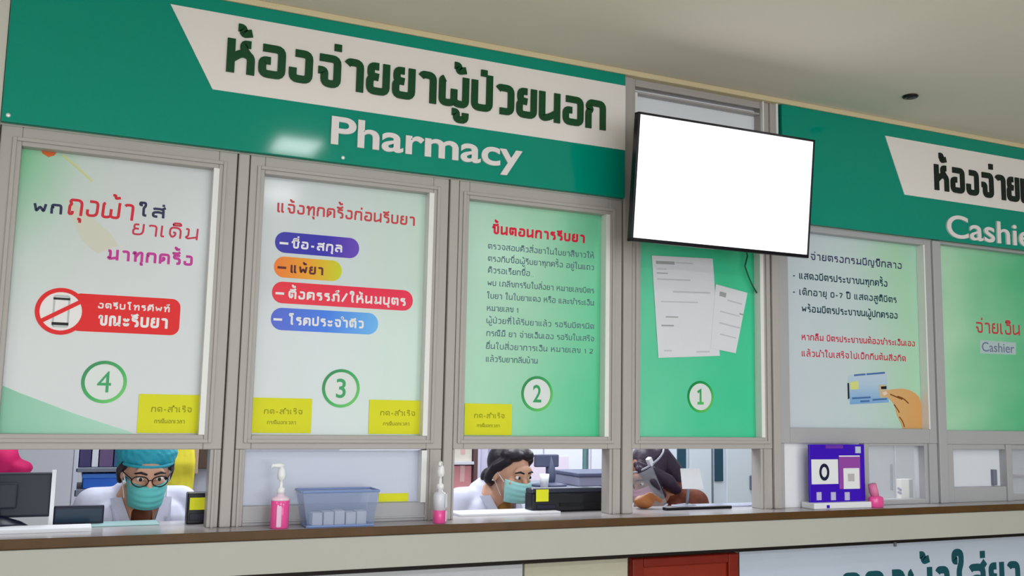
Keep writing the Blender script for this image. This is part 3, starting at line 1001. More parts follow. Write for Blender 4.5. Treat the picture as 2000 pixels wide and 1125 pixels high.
# ------------------------------------------------------------------ things on the counter front
def pump_bottle(label, px, py, y, h_body, wide, turn, low_pink):
    X = at(px, py, y)[0]
    t = thing('sanitizer_bottle', label, 'bottle', (X, y, LEDGE), (0, 0, turn), 'pump bottles on the counter')
    hw = wide / 2
    bm = bmesh.new()
    add_lathe(bm, [(hw * .9, 0), (hw, .004), (hw, h_body * low_pink), (hw * .97, h_body * low_pink + .001)], 28, (0, 0, 0), 1, .75)
    fin('gel', bm, pink_m, t, True)
    bm = bmesh.new()
    add_lathe(bm, [(hw * 1.0, h_body * low_pink), (hw, h_body * .9), (hw * .8, h_body * .97), (hw * .42, h_body), (hw * .4, h_body + .012)], 28, (0, 0, 0), 1, .75)
    fin('shoulder', bm, mat('clear_bottle', (240, 214, 232), .15, coat=.4) if low_pink > .6 else mat('clear_white_bottle', (226, 228, 240), .15, coat=.4), t, True)
    bm = bmesh.new()
    if low_pink > .6:
        add_box(bm, -hw * .5, hw * .05, -hw * .78, -hw * .7, h_body * .06, h_body * .72, .003)
        fin('highlight_stripe', bm, mat('pale_pink_stripe', (236, 196, 224), .3), t)  # vertical highlight on the gel, put in as a pale stripe
    else:
        add_box(bm, -hw * .62, hw * .6, -hw * .79, -hw * .7, h_body * .5, h_body * .94, .003)
        fin('label', bm, white_pl, t)
        bm = bmesh.new()
        add_box(bm, -hw * .55, hw * .55, -hw * .80, -hw * .7, h_body * .06, h_body * .4, .003)
        fin('pale_stripe', bm, mat('pale_pink_stripe', (236, 196, 224), .3), t)
    pm = thing_part('pump', t)
    bm = bmesh.new()
    z = h_body + .012
    add_lathe(bm, [(.013, z - .004), (.013, z + .012), (.006, z + .016), (.005, z + .038), (.012, z + .042), (.014, z + .056), (.011, z + .074), (.007, z + .078)], 18)
    fin('collar', bm, pump_m, pm, True)
    bm = bmesh.new()
    add_tube(bm, [(.006, 0, z + .084), (-.01, 0, z + .086), (-.03, 0, z + .086), (-.034, 0, z + .078)], [.008, .008, .006, .005])
    add_tube(bm, [(0, 0, z + .07), (0, 0, z + .086)], .007)
    fin('nozzle', bm, pump_m, pm, True)
    return t


pump_bottle('pump bottle of pink gel left of the blue tray, nozzle turned left', 545, 1032, -.085, .104, .060, 0, .86)
pump_bottle('pump bottle with white label over pink gel standing right of the blue tray', 858, 1020, -.085, .108, .062, 1.1, .42)
q = at(1711, 994, -.07)
pk = thing('pink_bottle', 'squat pink bottle with slanted neck half hidden behind the purple payment stand', 'bottle', (q[0], -.07, LEDGE))
bm = bmesh.new()
add_lathe(bm, [(.034, 0), (.038, .005), (.038, .036), (.034, .045), (.018, .05)], 24, (0, 0, 0), 1, .7)
fin('bottle_body', bm, pink_m, pk, True)
bm = bmesh.new()
add_tube(bm, [(-.004, 0, .048), (-.012, 0, .07), (-.02, 0, .1)], [.018, .02, .018], 18)
fin('neck', bm, mat('dusty_pink', (226, 128, 170), .35), pk, True)

# tray
y = -.06
X0, X1 = at(598, 1024, y - .03)[0], at(727, 1021, y - .03)[0]
zt_ = at(665, 957, y)[1]
XT0, XT1 = at(588, 958, y - .03)[0], at(737, 958, y - .03)[0]
tr = thing('plastic_tray', 'translucent blue plastic tray of folded papers beside the pink bottle', 'tray', ((X0 + X1) / 2, y, LEDGE))
cx = (X0 + X1) / 2
bm = bmesh.new()
lo = [(X0 - cx, -.045), (X1 - cx, -.045), (X1 - cx, .045), (X0 - cx, .045)]
hi = [(XT0 - cx, -.055), (XT1 - cx, -.055), (XT1 - cx, .055), (XT0 - cx, .055)]
hz = zt_ - LEDGE
va = [bm.verts.new((x, yy, .001)) for x, yy in lo]
vb = [bm.verts.new((x, yy, hz)) for x, yy in hi]
bm.faces.new(va[::-1])
for i in range(4):
    bm.faces.new((va[i], va[(i + 1) % 4], vb[(i + 1) % 4], vb[i]))
o = fin('shell', bm, mat('blue_translucent', (158, 176, 214), .25, alpha=.24), tr)
sol = o.modifiers.new('thickness', 'SOLIDIFY')
sol.thickness = .003
bm = bmesh.new()
add_tube(bm, [(x, yy, hz) for x, yy in hi] + [(hi[0][0], hi[0][1], hz)], .004, 8)
add_tube(bm, [(x, yy, .004) for x, yy in lo] + [(lo[0][0], lo[0][1], .004)], .004, 8)
fin('rim', bm, mat('blue_rim', (128, 152, 204), .3), tr)
# folded slips standing in the tray
for k in range(5):
    xx = X0 + .018 + k * (X1 - X0 - .036) / 5
    hh = .046 + .008 * ((k * 7) % 3) / 3
    sl = box('folded_slip', xx + .002, xx + (X1 - X0 - .036) / 5 - .002, y - .028 - .003 * (k % 2), y + .02, LEDGE + .005, LEDGE + hh, paper_m, None, .002)
    tag(sl, 'white folded slip standing inside the translucent blue tray', 'paper', 'slips in the blue tray')

# payment stand
y = -.05
a, b = at(1582, 975, y), at(1688, 868, y)
st = thing('payment_stand', 'purple payment stand with a square white code card on the counter', 'stand', ((a[0] + b[0]) / 2, y, LEDGE))
wd = (b[0] - a[0]) / 2
cz0, cz1 = at(1635, 981, y)[1] - LEDGE, at(1635, 868, y)[1] - LEDGE
box('board', -wd, wd, 0, .01, cz0, cz1, mat('payment_purple', (60, 6, 190), .3, noise=.06, scale=5), st, .003)
box('base', -wd - .004, wd + .006, -.03, .05, .0, cz0 + .002, white_pl, st, .004)
U_ = lambda px, py: (at(px, py, y)[0] - (a[0] + b[0]) / 2, at(px, py, y)[1] - LEDGE)


def stick(name, x0, x1, y0, y1, m, d=.0016, par=st, r=.0):
    p, q = U_(x0, y1), U_(x1, y0)
    return box(name, p[0], q[0], -d, .002, p[1], q[1], m, par, r)


stick('code_card', 1585, 1636, 897, 946, white_pl, .002)
ec = U_(1609, 922)
bm = bmesh.new()
add_ring(bm, 0, 0, .036, .022, -.0045, .0)
for v in bm.verts:
    v.co.x *= .74
    v.co.z = v.co.z + ec[1]
    v.co.x += ec[0]
fin('oval_emblem', bm, mat('emblem_navy', (8, 22, 58), .4), st)
ph = stick('pink_card', 1639, 1679, 891, 955, mat('orchid', (150, 72, 170), .4), .0024)
stick('white_card', 1647, 1677, 914, 955, white_pl, .004)
stick('card_mark', 1655, 1667, 925, 940, mat('card_mark_grey', (190, 186, 190), .5), .005)
stick('white_strip', 1638, 1678, 889.5, 892, white_pl, .003)
stick('badge', 1670, 1680, 872, 885, mat('pale_badge', (196, 206, 222), .4), .003)
stick('header_line', 1612, 1646, 869.5, 876, mat('violet_line', (112, 52, 176), .4), .002)
for x in (1594.5, 1622.5, 1649.5):
    stick('icon', x, x + 9, 961, 977, mat('pale_icon', (196, 190, 226), .4), .003)
stick('base_mark', 1605, 1610, 985, 991, mat('payment_purple', (60, 6, 190), .3), .0325)

# white board panel left of it
y = .012
a, b = at(1526, 990, y), at(1577, 864, y)
tag(box('white_panel', 2.79, 3.235, y, y + .012, LEDGE, at(1550, 864, y)[1], white_pl, None, .002), 'blank white upright panel behind and left of the purple payment stand', 'panel')

# ------------------------------------------------------------------ people
def head_parts(root, H, look, skin, female_hair=None):
    """look: rotation; returns matrix from head frame (facing -Y, centre at origin) to root"""
    return Matrix.Translation(H) @ Euler(look).to_matrix().to_4x4()


def add_hand(bm, wrist, direc, side, palm_n):
    """palm and five bent fingers; direc = pointing, palm_n = palm normal, side = +1/-1 thumb side"""
    d = Vector(direc).normalized()
    n = Vector(palm_n).normalized()
    s = d.cross(n).normalized() * side
    w0 = Vector(wrist)
    for k in range(4):
        off = s * (.027 - .018 * k)
        add_limb(bm, [w0 + d * .01 + off * .6, w0 + d * .085 + off], [.014, .0115])
        L = (.068, .076, .071, .056)[k]
        b0 = w0 + d * .088 + off * 1.12
        add_limb(bm, [b0, b0 + d * L * .5 + n * .006 + off * .08, b0 + d * L * .8 + n * .022 + off * .1, b0 + d * L * .92 + n * .036 + off * .1], [.0098, .0088, .008, .0072])
    add_limb(bm, [w0 + d * .02 + s * .022, w0 + d * .05 + s * .048 + n * .008, w0 + d * .08 + s * .058 + n * .014, w0 + d * .1 + s * .056 + n * .02], [.014, .0115, .0095, .0085])


def person(name_label, loc, turn, head_c, look, skin, coat, arms, torso_lean=.0, coat_open=True, inner=None):
    """seated figure in its own frame: stool at the origin, facing -Y; head_c is the head centre in that frame"""
    root = thing('person', name_label, 'person', loc, (0, 0, turn))
    hc = Vector(head_c)
    MH = Matrix.Translation(hc) @ Euler(look).to_matrix().to_4x4()
    hp = lambda p: MH @ Vector(p)
    pel = Vector((0, .05, .52))
    chest = Vector((hc.x * .8, hc.y + .135, hc.z - .235))
    neck = Vector((hc.x * .9, hc.y + .07, hc.z - .12))
    sl = chest + Vector((-.15, .02, .095))
    sr = chest + Vector((.15, .02, .095))
    bm = bmesh.new()
    # head
    add_ball(bm, hp((0, .012, .022)), .075, .092, .088, look)
    add_ball(bm, hp((0, -.028, -.045)), .058, .058, .066, look)
    add_ball(bm, hp((0, -.062, -.098)), .022, .018, .014, look)
    add_ball(bm, hp((0, -.078, .018)), .05, .02, .03, look)
    for s in (-1, 1):
        add_ball(bm, hp((s * .042, -.062, -.03)), .022, .02, .02, look)
        add_ball(bm, hp((s * .077, .012, -.012)), .009, .02, .032, look)
        add_ball(bm, hp((s * .014, -.092, -.040)), .008, .009, .007, look)
    add_limb(bm, [hp((0, -.086, .008)), hp((0, -.104, -.036))], [.009, .013])
    add_ball(bm, hp((0, -.086, -.067)), .024, .01, .006, look)
    add_ball(bm, hp((0, -.084, -.078)), .02, .01, .006, look)
    add_limb(bm, [hp((0, .02, -.05)), neck, chest + Vector((0, .03, .12))], [.054, .054, .07])
    # trunk
    add_limb(bm, [chest + Vector((0, .0, .1)), chest + Vector((0, 0, -.05)), pel + Vector((0, 0, .1)), pel], [.1, .115, .12, .13])
    for s, sh in ((-1, sl), (1, sr)):
        add_limb(bm, [chest + Vector((s * .05, .02, .09)), sh], [.066, .055])
        add_limb(bm, [chest + Vector((s * .07, 0, .02)), pel + Vector((s * .06, 0, .05))], [.1, .12])
        # seated legs
        hip, knee, ank = pel + Vector((s * .09, -.02, -.03)), Vector((s * .11, -.4, .5)), Vector((s * .12, -.36, .09))
        add_limb(bm, [hip, knee], [.085, .06])
        add_limb(bm, [knee, ank], [.056, .036])
        add_limb(bm, [ank + Vector((0, .02, -.045)), ank + Vector((0, -.16, -.06))], [.036, .028])
    for s, sh, (elb, wri) in ((-1, sl, arms[0]), (1, sr, arms[1])):
        add_limb(bm, [sh, Vector(elb), Vector(wri)], [.05, .038, .026])
        dd = (Vector(wri) - Vector(elb)).normalized()
        add_hand(bm, wri, dd, -s, (0, 0, -1))
    body = remeshed('body', bm, .006, skin, root, 3)
    # clothing: coat over trunk and arms, trousers
    bm = bmesh.new()
    add_limb(bm, [chest + Vector((0, .02, .09)), chest + Vector((0, .02, -.05)), pel + Vector((0, .01, .1)), pel], [.115, .132, .138, .15])
    for s, sh, (elb, wri) in ((-1, sl, arms[0]), (1, sr, arms[1])):
        add_limb(bm, [chest + Vector((s * .07, .03, .095)), sh + Vector((0, .005, .003))], [.07, .066])
        add_limb(bm, [chest + Vector((s * .08, .0, .02)), pel + Vector((s * .07, 0, .05))], [.112, .135])
        e, w_ = Vector(elb), Vector(wri)
        add_limb(bm, [sh, e, e.lerp(w_, .88)], [.068, .056, .044])
    add_limb(bm, [chest + Vector((-.062, .03, .145)), chest + Vector((0, .075, .165)), chest + Vector((.062, .03, .145))], [.028, .032, .028])
    cm = remeshed('coat' if coat_open else 'blouse', bm, .007, coat, root, 5)
    bm = bmesh.new()
    for s in (-1, 1):
        hip, knee, ank = pel + Vector((s * .09, -.02, -.03)), Vector((s * .11, -.4, .5)), Vector((s * .12, -.36, .13))
        add_limb(bm, [pel + Vector((s * .05, 0, 0)), hip, knee], [.125, .105, .076])
        add_limb(bm, [knee, ank], [.074, .056])
    remeshed('trousers', bm, .008, mat('dark_trousers', (40, 44, 58), .8), root, 4)
    for s in (-1, 1):
        bm = bmesh.new()
        ank = Vector((s * .12, -.36, .05))
        add_limb(bm, [ank + Vector((0, .03, -.005)), ank + Vector((0, -.17, -.014))], [.045, .036])
        sh_ = remeshed('shoe', bm, .006, black_m, root, 3)
    if inner:
        # V of the inner shirt and the collar lapels
        bm = bmesh.new()
        f = chest + Vector((0, -.105, .06))
        add_ball(bm, chest + Vector((0, -.070, .055)), .04, .066, .1)
        fin('shirt', bm, inner, root, True)
    # eyes and brows
    for s in (-1, 1):
        bm = bmesh.new()
        add_ball(bm, hp((s * .031, -.084, -.002)), .0125, .010, .0085, look)
        e = fin('eye', bm, eye_w, root, True)
        bm = bmesh.new()
        add_ball(bm, hp((s * .031, -.0925, -.002)), .006, .004, .0065, look)
        fin('iris', bm, mat('iris_dark', (30, 20, 16), .2), e, True)
        bm = bmesh.new()
        add_limb(bm, [hp((s * .014, -.098, .018)), hp((s * .032, -.096, .024)), hp((s * .05, -.084, .017))], [.0035, .004, .0025])
        fin('eyebrow', bm, hair_m, root, True)
    return root, hp, chest, look


def shell(name, hp, f, m, parent, nu=24, nv=14, thick=.002):
    """open curved sheet: f(u, v) -> head-frame point"""
    bm = bmesh.new()
    V = [[bm.verts.new(hp(f(i / nu, j / nv))) for i in range(nu + 1)] for j in range(nv + 1)]
    for j in range(nv):
        for i in range(nu):
            bm.faces.new((V[j][i], V[j][i + 1], V[j + 1][i + 1], V[j + 1][i]))
    o = fin(name, bm, m, parent, True)
    s = o.modifiers.new('thickness', 'SOLIDIFY')
    s.thickness = thick
    return o


def mask(root, hp, m):
    def f(u, v):
        a = (u - .5) * 2.3                      # wrap around the lower face
        prof = math.sin(v * math.pi) ** .6
        r = .088 + .022 * prof * math.cos(a) ** 2
        z = -.022 - v * .088
        sx = .78 - .14 * v
        pl = .0022 * math.sin(v * 26) * max(0, math.cos(a))
        return ((r * sx + .006) * math.sin(a), -(r + pl) * math.cos(a) - .004 - .012 * math.cos(a), z + .010 * (1 - math.cos(a)) * (1 - 2 * v))
    mo = shell('mask', hp, f, m, root, 28, 22)
    for s in (-1, 1):
        bm = bmesh.new()
        add_tube(bm, [hp((s * .072, -.048, -.03)), hp((s * .08, .0, .005)), hp((s * .079, .028, -.015)), hp((s * .07, -.035, -.09))], .0018, 6)
        fin('ear_loop', bm, white_pl, mo, True)
    return mo


def spectacles(root, hp):
    g = thing_part('spectacles', root)
    bm = bmesh.new()
    for s in (-1, 1):
        c = Vector((s * .033, -.104, -.006))
        add_tube(bm, [hp((c.x + .027 * math.cos(t) * (1 if True else 1), c.y + .012 * abs(math.cos(t)) * (1 if s * math.cos(t) > 0 else .2), c.z + .019 * math.sin(t))) for t in [k * math.pi / 9 for k in range(19)]], .002, 6)
        add_tube(bm, [hp((s * .058, -.09, -.002)), hp((s * .08, -.03, .002)), hp((s * .081, .01, .0))], .002, 6)
    add_tube(bm, [hp((-.008, -.106, -.002)), hp((0, -.109, .001)), hp((.008, -.106, -.002))], .002, 6)
    fin('spectacle_frame', bm, black_m, g, True)


# person at window four: teal bouffant cap, spectacles, teal mask, facing the hatch
hx = .28
r1, hp1, ch1, lk1 = person('person in teal bouffant cap, glasses and mask facing out at window four', (hx - .03, .61, 0), .08,
                           (0, -.23, 1.25), (.30, 0, .0), skin_m, coat_m, (((-.26, -.16, .84), (-.1, -.34, .80)), ((.26, -.16, .84), (.1, -.34, .80))), inner=mat('brown_shirt', (96, 52, 30), .7))
mask(r1, hp1, mask_teal)
spectacles(r1, hp1)
bm = bmesh.new()
add_ball(bm, hp1((0, .03, .055)), .104, .108, .07, lk1, 48, 24)
add_ball(bm, hp1((0, .07, .0)), .092, .07, .085, lk1, 48, 24)
for v in bm.verts:
    n_ = math.sin(v.co.x * 190) * math.sin(v.co.z * 210 + v.co.y * 120) * .004
    v.co += (v.co - hp1((0, .03, .03))).normalized() * n_
remeshed('bouffant_cap', bm, .005, cap_m, r1, 2)
bm = bmesh.new()
add_tube(bm, [hp1((.092 * math.sin(t), .03 - .118 * math.cos(t), .040 - .03 * (1 - math.cos(t)) * .5)) for t in [k * math.pi / 12 for k in range(-12, 13)]], .006, 8)
fin('cap_band', bm, cap_m, r1, True)
for s in (-1, 1):
    bm = bmesh.new()
    add_limb(bm, [hp1((s * .076, -.02, .03)), hp1((s * .083, .02, -.01)), hp1((s * .08, .03, -.05))], [.014, .016, .012])
    remeshed('hair_lock', bm, .004, hair_m, r1, 2)


def lapels(root, ch, m):
    for s in (-1, 1):
        bm = bmesh.new()
        pts = [ch + Vector((s * .012, -.128, -.06)), ch + Vector((s * .04, -.128, .05)), ch + Vector((s * .07, -.085, .135)), ch + Vector((s * .105, -.06, .13)), ch + Vector((s * .095, -.112, .06)), ch + Vector((s * .06, -.128, .0))]
        vs = [bm.verts.new(p) for p in pts]
        bm.faces.new(vs)
        o = fin('lapel', bm, m, root)
        sl_ = o.modifiers.new('thickness', 'SOLIDIFY')
        sl_.thickness = .006


lapels(r1, ch1, coat_m)

# person at window two: dark tied hair, pale mask, turned towards the machines on the right
r2, hp2, ch2, lk2 = person('person with dark tied hair and pale mask looking right at window two', (1.70, .74, 0), .24,
                           (0, -.225, 1.216), (.2, 0, .06), skin_m, coat_m, (((-.27, -.1, .84), (-.14, -.3, .80)), ((.27, -.1, .84), (.14, -.32, .80))), inner=mat('tan_shirt', (150, 104, 48), .7))
mask(r2, hp2, mask_m)
lapels(r2, ch2, coat_m)
bm = bmesh.new()
add_ball(bm, hp2((0, .032, .034)), .085, .092, .088, lk2, 32, 18)
add_ball(bm, hp2((-.03, -.03, .082)), .05, .05, .03, lk2)
add_ball(bm, hp2((.03, -.03, .082)), .045, .05, .03, lk2)
add_ball(bm, hp2((0, .13, -.06)), .042, .04, .045, lk2)
for s in (-1, 1):
    add_limb(bm, [hp2((s * .06, -.04, .06)), hp2((s * .08, .01, .02)), hp2((s * .072, .05, -.04)), hp2((0, .1, -.07))], [.02, .022, .026, .03])
remeshed('hair', bm, .005, hair_m, r2, 3)
for s in (-1, 1):
    bm = bmesh.new()
    add_ball(bm, hp2((s * .085, .012, -.036)), .004, .004, .004, lk2)
    fin('earring', bm, mat('bright_screw', (235, 235, 235), .25, .3), r2, True)

# person at window one: dark long hair, clear visor, bent low and turned left
r3, hp3, ch3, lk3 = person('person with dark hair in clear visor bending low at window one', (2.745, .66, 0), -1.35,
                           (0, -.25, 1.20), (.58, 0, -.0), skin_dark, mat('patterned_blouse', (104, 52, 34), .8, noise=.9, scale=16), (((-.27, -.14, .9), (-.12, -.3, .83)), ((.27, -.14, .9), (.12, -.3, .83))), coat_open=False)
bm = bmesh.new()
add_ball(bm, hp3((0, .03, .034)), .086, .094, .088, lk3, 32, 18)
add_limb(bm, [hp3((0, .1, .02)), hp3((0, .12, -.08)), hp3((.02, .13, -.15))], [.06, .065, .04])
for s in (-1, 1):
    add_limb(bm, [hp3((s * .05, -.08, .075)), hp3((s * .08, -.062, .0)), hp3((s * .083, -.045, -.09))], [.018, .024, .02])
    add_limb(bm, [hp3((s * .03, -.06, .085)), hp3((s * .075, -.03, .03)), hp3((s * .08, .02, -.06)), hp3((s * .075, .05, -.13))], [.02, .026, .036, .026])
remeshed('hair', bm, .005, mat('plum_hair', (52, 40, 58), .4, noise=.3, scale=60, bump=.4), r3, 3)
mask(r3, hp3, mat('pink_mask', (206, 150, 176), .7))
shell('visor', hp3, lambda u, v: (.108 * math.sin((u - .5) * 2.6), -.125 * math.cos((u - .5) * 2.6) - .01 - .012 * v, .07 - .2 * v), mat('visor_clear', (230, 235, 245), .05, alpha=.16), r3)
bm = bmesh.new()
add_tube(bm, [hp3((.098 * math.sin(t), .006 - .118 * math.cos(t), .072)) for t in [k * math.pi / 12 for k in range(-12, 13)]], .005, 8)
fin('visor_band', bm, mat('band_clear', (150, 150, 166), .4), r3, True)
bm = bmesh.new()
add_tube(bm, [hp3((.108 * math.sin((u - .5) * 2.6), -.125 * math.cos((u - .5) * 2.6) - .022, -.13)) for u in [k / 20 for k in range(21)]], .004, 8)
fin('visor_rim', bm, mat('band_white', (226, 226, 236), .4), r3, True)
bm = bmesh.new()
add_box(bm, -.012, .012, -.012, .012, -.02, .02, .004)
o = fin('visor_clip', bm, mat('band_white', (226, 226, 236), .4), r3)
o.location = hp3((.085, -.03, .085))
o.rotation_euler = lk3
# stools under them
for k, (rt, lab) in enumerate(((r1, 'grey stool under the person in the teal cap'), (r2, 'grey stool under the person at window two'), (r3, 'grey stool under the person in the visor'))):
    sx_, sy_ = rt.location.x, rt.location.y + .05
    t = thing('stool', lab, 'stool', (sx_, sy_, 0), (0, 0, 0), 'stools behind the counter')
    bm = bmesh.new()
    add_lathe(bm, [(.16, .34), (.17, .35), (.17, .38), (.16, .385)], 28)
    fin('seat', bm, grey_m, t, True)
    for q in range(4):
        an = math.pi / 4 + q * math.pi / 2
        bm = bmesh.new()
        add_tube(bm, [(.12 * math.cos(an), .12 * math.sin(an), .342), (.17 * math.cos(an), .17 * math.sin(an), 0.0)], .012)
        fin('leg', bm, alu, t, True)

# ------------------------------------------------------------------ things on the inside of the counter
def leg_pair(parent, x0, x1, y0, y1, zt, m):
    for x in (x0, x1):
        for yy in (y0, y1):
            box('leg', x - .02, x + .02, yy - .02, yy + .02, 0, zt, m, parent)


# window four: back of a grey monitor at the far left
y = .14
a, b = at(0, 925, y), at(98, 1020, y)
mo = thing('monitor', 'dark grey monitor back at the far left of window four', 'monitor', (a[0], y + .02, LEDGE))
wdt = b[0] - a[0]
zt_ = a[1] - LEDGE
box('casing', -.22, wdt, 0, .03, .03, zt_, mat('monitor_grey', (46, 52, 64), .45), mo, .008)
box('rear_box', -.15, wdt - .1, -.02, .0, .06, zt_ - .03, mat('monitor_grey', (46, 52, 64), .45), mo, .006)
bm = bmesh.new()
add_lathe(bm, [(.11, 0), (.11, .008), (.09, .02), (.03, .04), (.026, .07)], 28, (-.02, -.015, 0), 1, .6)
fin('foot', bm, mat('navy_plastic', (14, 18, 44), .35), mo, True)
# edge post
a = at(102, 925, y)
tag(box('upright_bar', a[0], a[0] + .012, y + .01, y + .03, LEDGE, a[1] + .01, white_pl), 'thin white upright bar beside the dark monitor in window four', 'bar')
# pink bag on top of a cabinet behind
y = 1.25
zc = at(30, 936, y)[1]
cb = thing('cabinet', 'low white cabinet carrying the pink bag behind window four', 'cabinet', (-.15, y, 0))
box('body', -.45, .12, 0, .4, 0.02, zc, mat('cabinet_white', (206, 210, 222), .5), cb, .004)
box('door', -.44, -.17, -.015, 0, .06, zc - .02, white_pl, cb, .003)
box('door', -.155, .11, -.015, 0, .06, zc - .02, white_pl, cb, .003)
box('plinth', -.43, .10, .02, .38, 0, .02, dark_m, cb)
bm = bmesh.new()
a = at(18, 900, y + .15)
add_ball(bm, (a[0] - .03, y + .17, zc + .07), .07, .08, .07)
add_ball(bm, (a[0] + .04, y + .17, zc + .035), .055, .07, .035)
add_ball(bm, (a[0] - .1, y + .17, zc + .08), .07, .09, .08)
add_ball(bm, (a[0] - .06, y + .15, zc + .1), .05, .05, .05)
add_limb(bm, [(a[0] - .1, y + .17, zc + .14), (a[0] - .04, y + .17, zc + .19), (a[0] + .02, y + .17, zc + .12)], [.014, .012, .014])
bg = remeshed('bag', bm, .01, mat('magenta_cloth', (196, 24, 96), .7, noise=.25, scale=9), None, 4)
tag(bg, 'crumpled magenta cloth bag above the dark monitor in window four', 'bag')
# second desk set: dark screen, blue crate, folders
y = .15
a, b = at(112, 990, y), at(172, 1018, y)
zd = LEDGE
# slim dark screen lying tilted on the desk
tp = thing('tablet_screen', 'small dark navy screen on the worktop left of the capped person', 'screen', (a[0] + .065, y + .02, zd))
box('casing', -.075, .075, 0, .02, .0, a[1] - zd, mat('navy_plastic', (14, 18, 44), .35), tp, .004)
box('display', -.068, .068, -.002, 0, .01, a[1] - zd - .01, mat('navy_glass', (16, 44, 66), .12), tp)
y = 1.3
a, b = at(157, 928, y), at(236, 955, y)
sh = thing('shelf_unit', 'grey shelf unit with a blue crate and folders left of the capped person', 'shelf', (a[0], y, 0))
ws = .24
box('lower_shelf', -.02, ws, 0, .4, b[1] - .03, b[1], grey_m, sh, .002)
box('top_shelf', -.02, ws, .0, .4, a[1] + .012, a[1] + .03, grey_m, sh, .002)
box('side_panel', -.03, -.012, 0, .4, 0, a[1] + .25, mat('shelf_white', (210, 214, 230), .5), sh, .002)
box('side_panel', ws, ws + .018, 0, .4, 0, a[1] + .25, mat('shelf_white', (210, 214, 230), .5), sh, .002)
box('base', -.012, ws, .02, .38, 0, .3, grey_m, sh)
cr = thing('crate', 'bright blue plastic crate on the shelf left of the capped person', 'crate', (a[0] + .02, y + .03, b[1]))
hz = a[1] - b[1]
box('crate_body', -.008, .21, 0, .25, 0, hz - .014, mat('crate_blue', (60, 130, 246), .35, noise=.1), cr, .006)
box('rim', -.012, .214, -.006, .256, hz - .016, hz + .004, mat('crate_rim', (84, 150, 250), .35), cr, .003)
fz = a[1] + .031
fx = a[0] - .008
for k, (wd_, hh, c, lab) in enumerate(((.05, .12, (70, 62, 104), 'dark violet folder leaning leftmost on the shelf over the blue crate'), (.03, .15, (224, 226, 234), 'white folder between violet folders above the blue crate'),
                                       (.06, .14, (110, 88, 128), 'mauve box file above the middle of the blue crate'), (.05, .13, (64, 92, 140), 'steel blue box file above the blue crate'), (.04, .12, (140, 176, 200), 'pale blue folder rightmost above the blue crate'))):
    f = tag(box('folder', fx, fx + wd_ - .004, y + .04, y + .3, fz, fz + hh, mat('folder_%d' % k, c, .6), None, .003), lab, 'folder', 'folders over the blue crate')
    fx += wd_
# yellow raincoat on a hook rail behind the person
y = 1.5
xw0, xw1 = at(362, 900, y)[0], at(430, 900, y)[0]
pt = thing('partition', 'grey partition panel right of the capped person in window four', 'partition', (xw0, y + .05, 0))
box('panel', -.3, .75, 0, .04, 0, 1.75, mat('partition_grey', (176, 176, 192), .6), pt, .003)
box('edge', -.31, -.3, -.004, .044, 0, 1.75, alu, pt)
a, b = at(335, 880, y), at(372, 960, y)
bm = bmesh.new()
cxx = (a[0] + b[0]) / 2
for i in range(7):
    t = i / 6
    add_limb(bm, [(cxx - .03 + .06 * t, y - .02 - .014 * (i % 2), 1.42), (cxx - .04 + .08 * t, y - .03 - .02 * ((i + 1) % 2), 1.2), (cxx - .05 + .09 * t, y - .02 - .02 * (i % 2), b[1] + .01 + .03 * math.sin(i * 2))], [.014, .018, .016])
yc = remeshed('raincoat', bm, .009, mat('yellow_cloth', (226, 212, 60), .6, noise=.15, scale=14), None, 3)
tag(yc, 'yellow raincoat hanging on the partition right of the teal cap', 'coat')
bm = bmesh.new()
hb = at(398, 893, y)
add_box(bm, hb[0] - .05, hb[0] - .02, y + .02, y + .05, hb[1] - .08, hb[1] + .08, .004)
fin('cream_batten', bm, mat('cream_wood', (190, 168, 146), .6), pt).location = (-pt.location.x, -pt.location.y, 0)
bm = bmesh.new()
add_box(bm, hb[0] - .02, hb[0] + .045, y + .02, y + .05, hb[1] - .055, hb[1] + .08, .004)
fin('brown_panel', bm, mat('brown_wood', (84, 66, 58), .6), pt).location = (-pt.location.x, -pt.location.y, 0)
# black terminal with a yellow note
y = .10
a, b = at(367, 963, y), at(407, 1017, y)
tm = thing('phone_terminal', 'black terminal with a yellow note at the right end of window four', 'terminal', ((a[0] + b[0]) / 2, y, LEDGE))
hw = (b[0] - a[0]) / 2
box('casing', -hw, hw, 0, .05, .0, a[1] - LEDGE, black_m, tm, .004)
box('key_panel', -hw + .008, hw - .008, -.003, 0, .012, .035, mat('navy_plastic', (14, 18, 44), .35), tm, .001)
a2, b2 = at(371, 972, y), at(405, 995, y)
tag(box('yellow_note', a2[0], b2[0], y - .004, y - .003, b2[1], a2[1], yellow_m), 'small yellow note stuck on the black terminal in window four', 'note', 'yellow notes on the windows')
# papers lying on the inner worktop
for k, (px, py, yy, dx, dy, lab, c) in enumerate(((60, 1032, .05, .17, .1, 'stack of white paper on the worktop below the dark monitor', paper_m), (225, 1034, .16, .13, .12, 'pale teal sheet on the worktop before the capped person', mat('teal_paper', (150, 182, 186), .7)))):
    x = at(px, py, yy)[0]
    tag(box('paper_stack', x - dx, x + dx, yy - dy / 2, yy + dy / 2, LEDGE, LEDGE + (.012 if k == 0 else .004), c, None, .001), lab, 'paper')

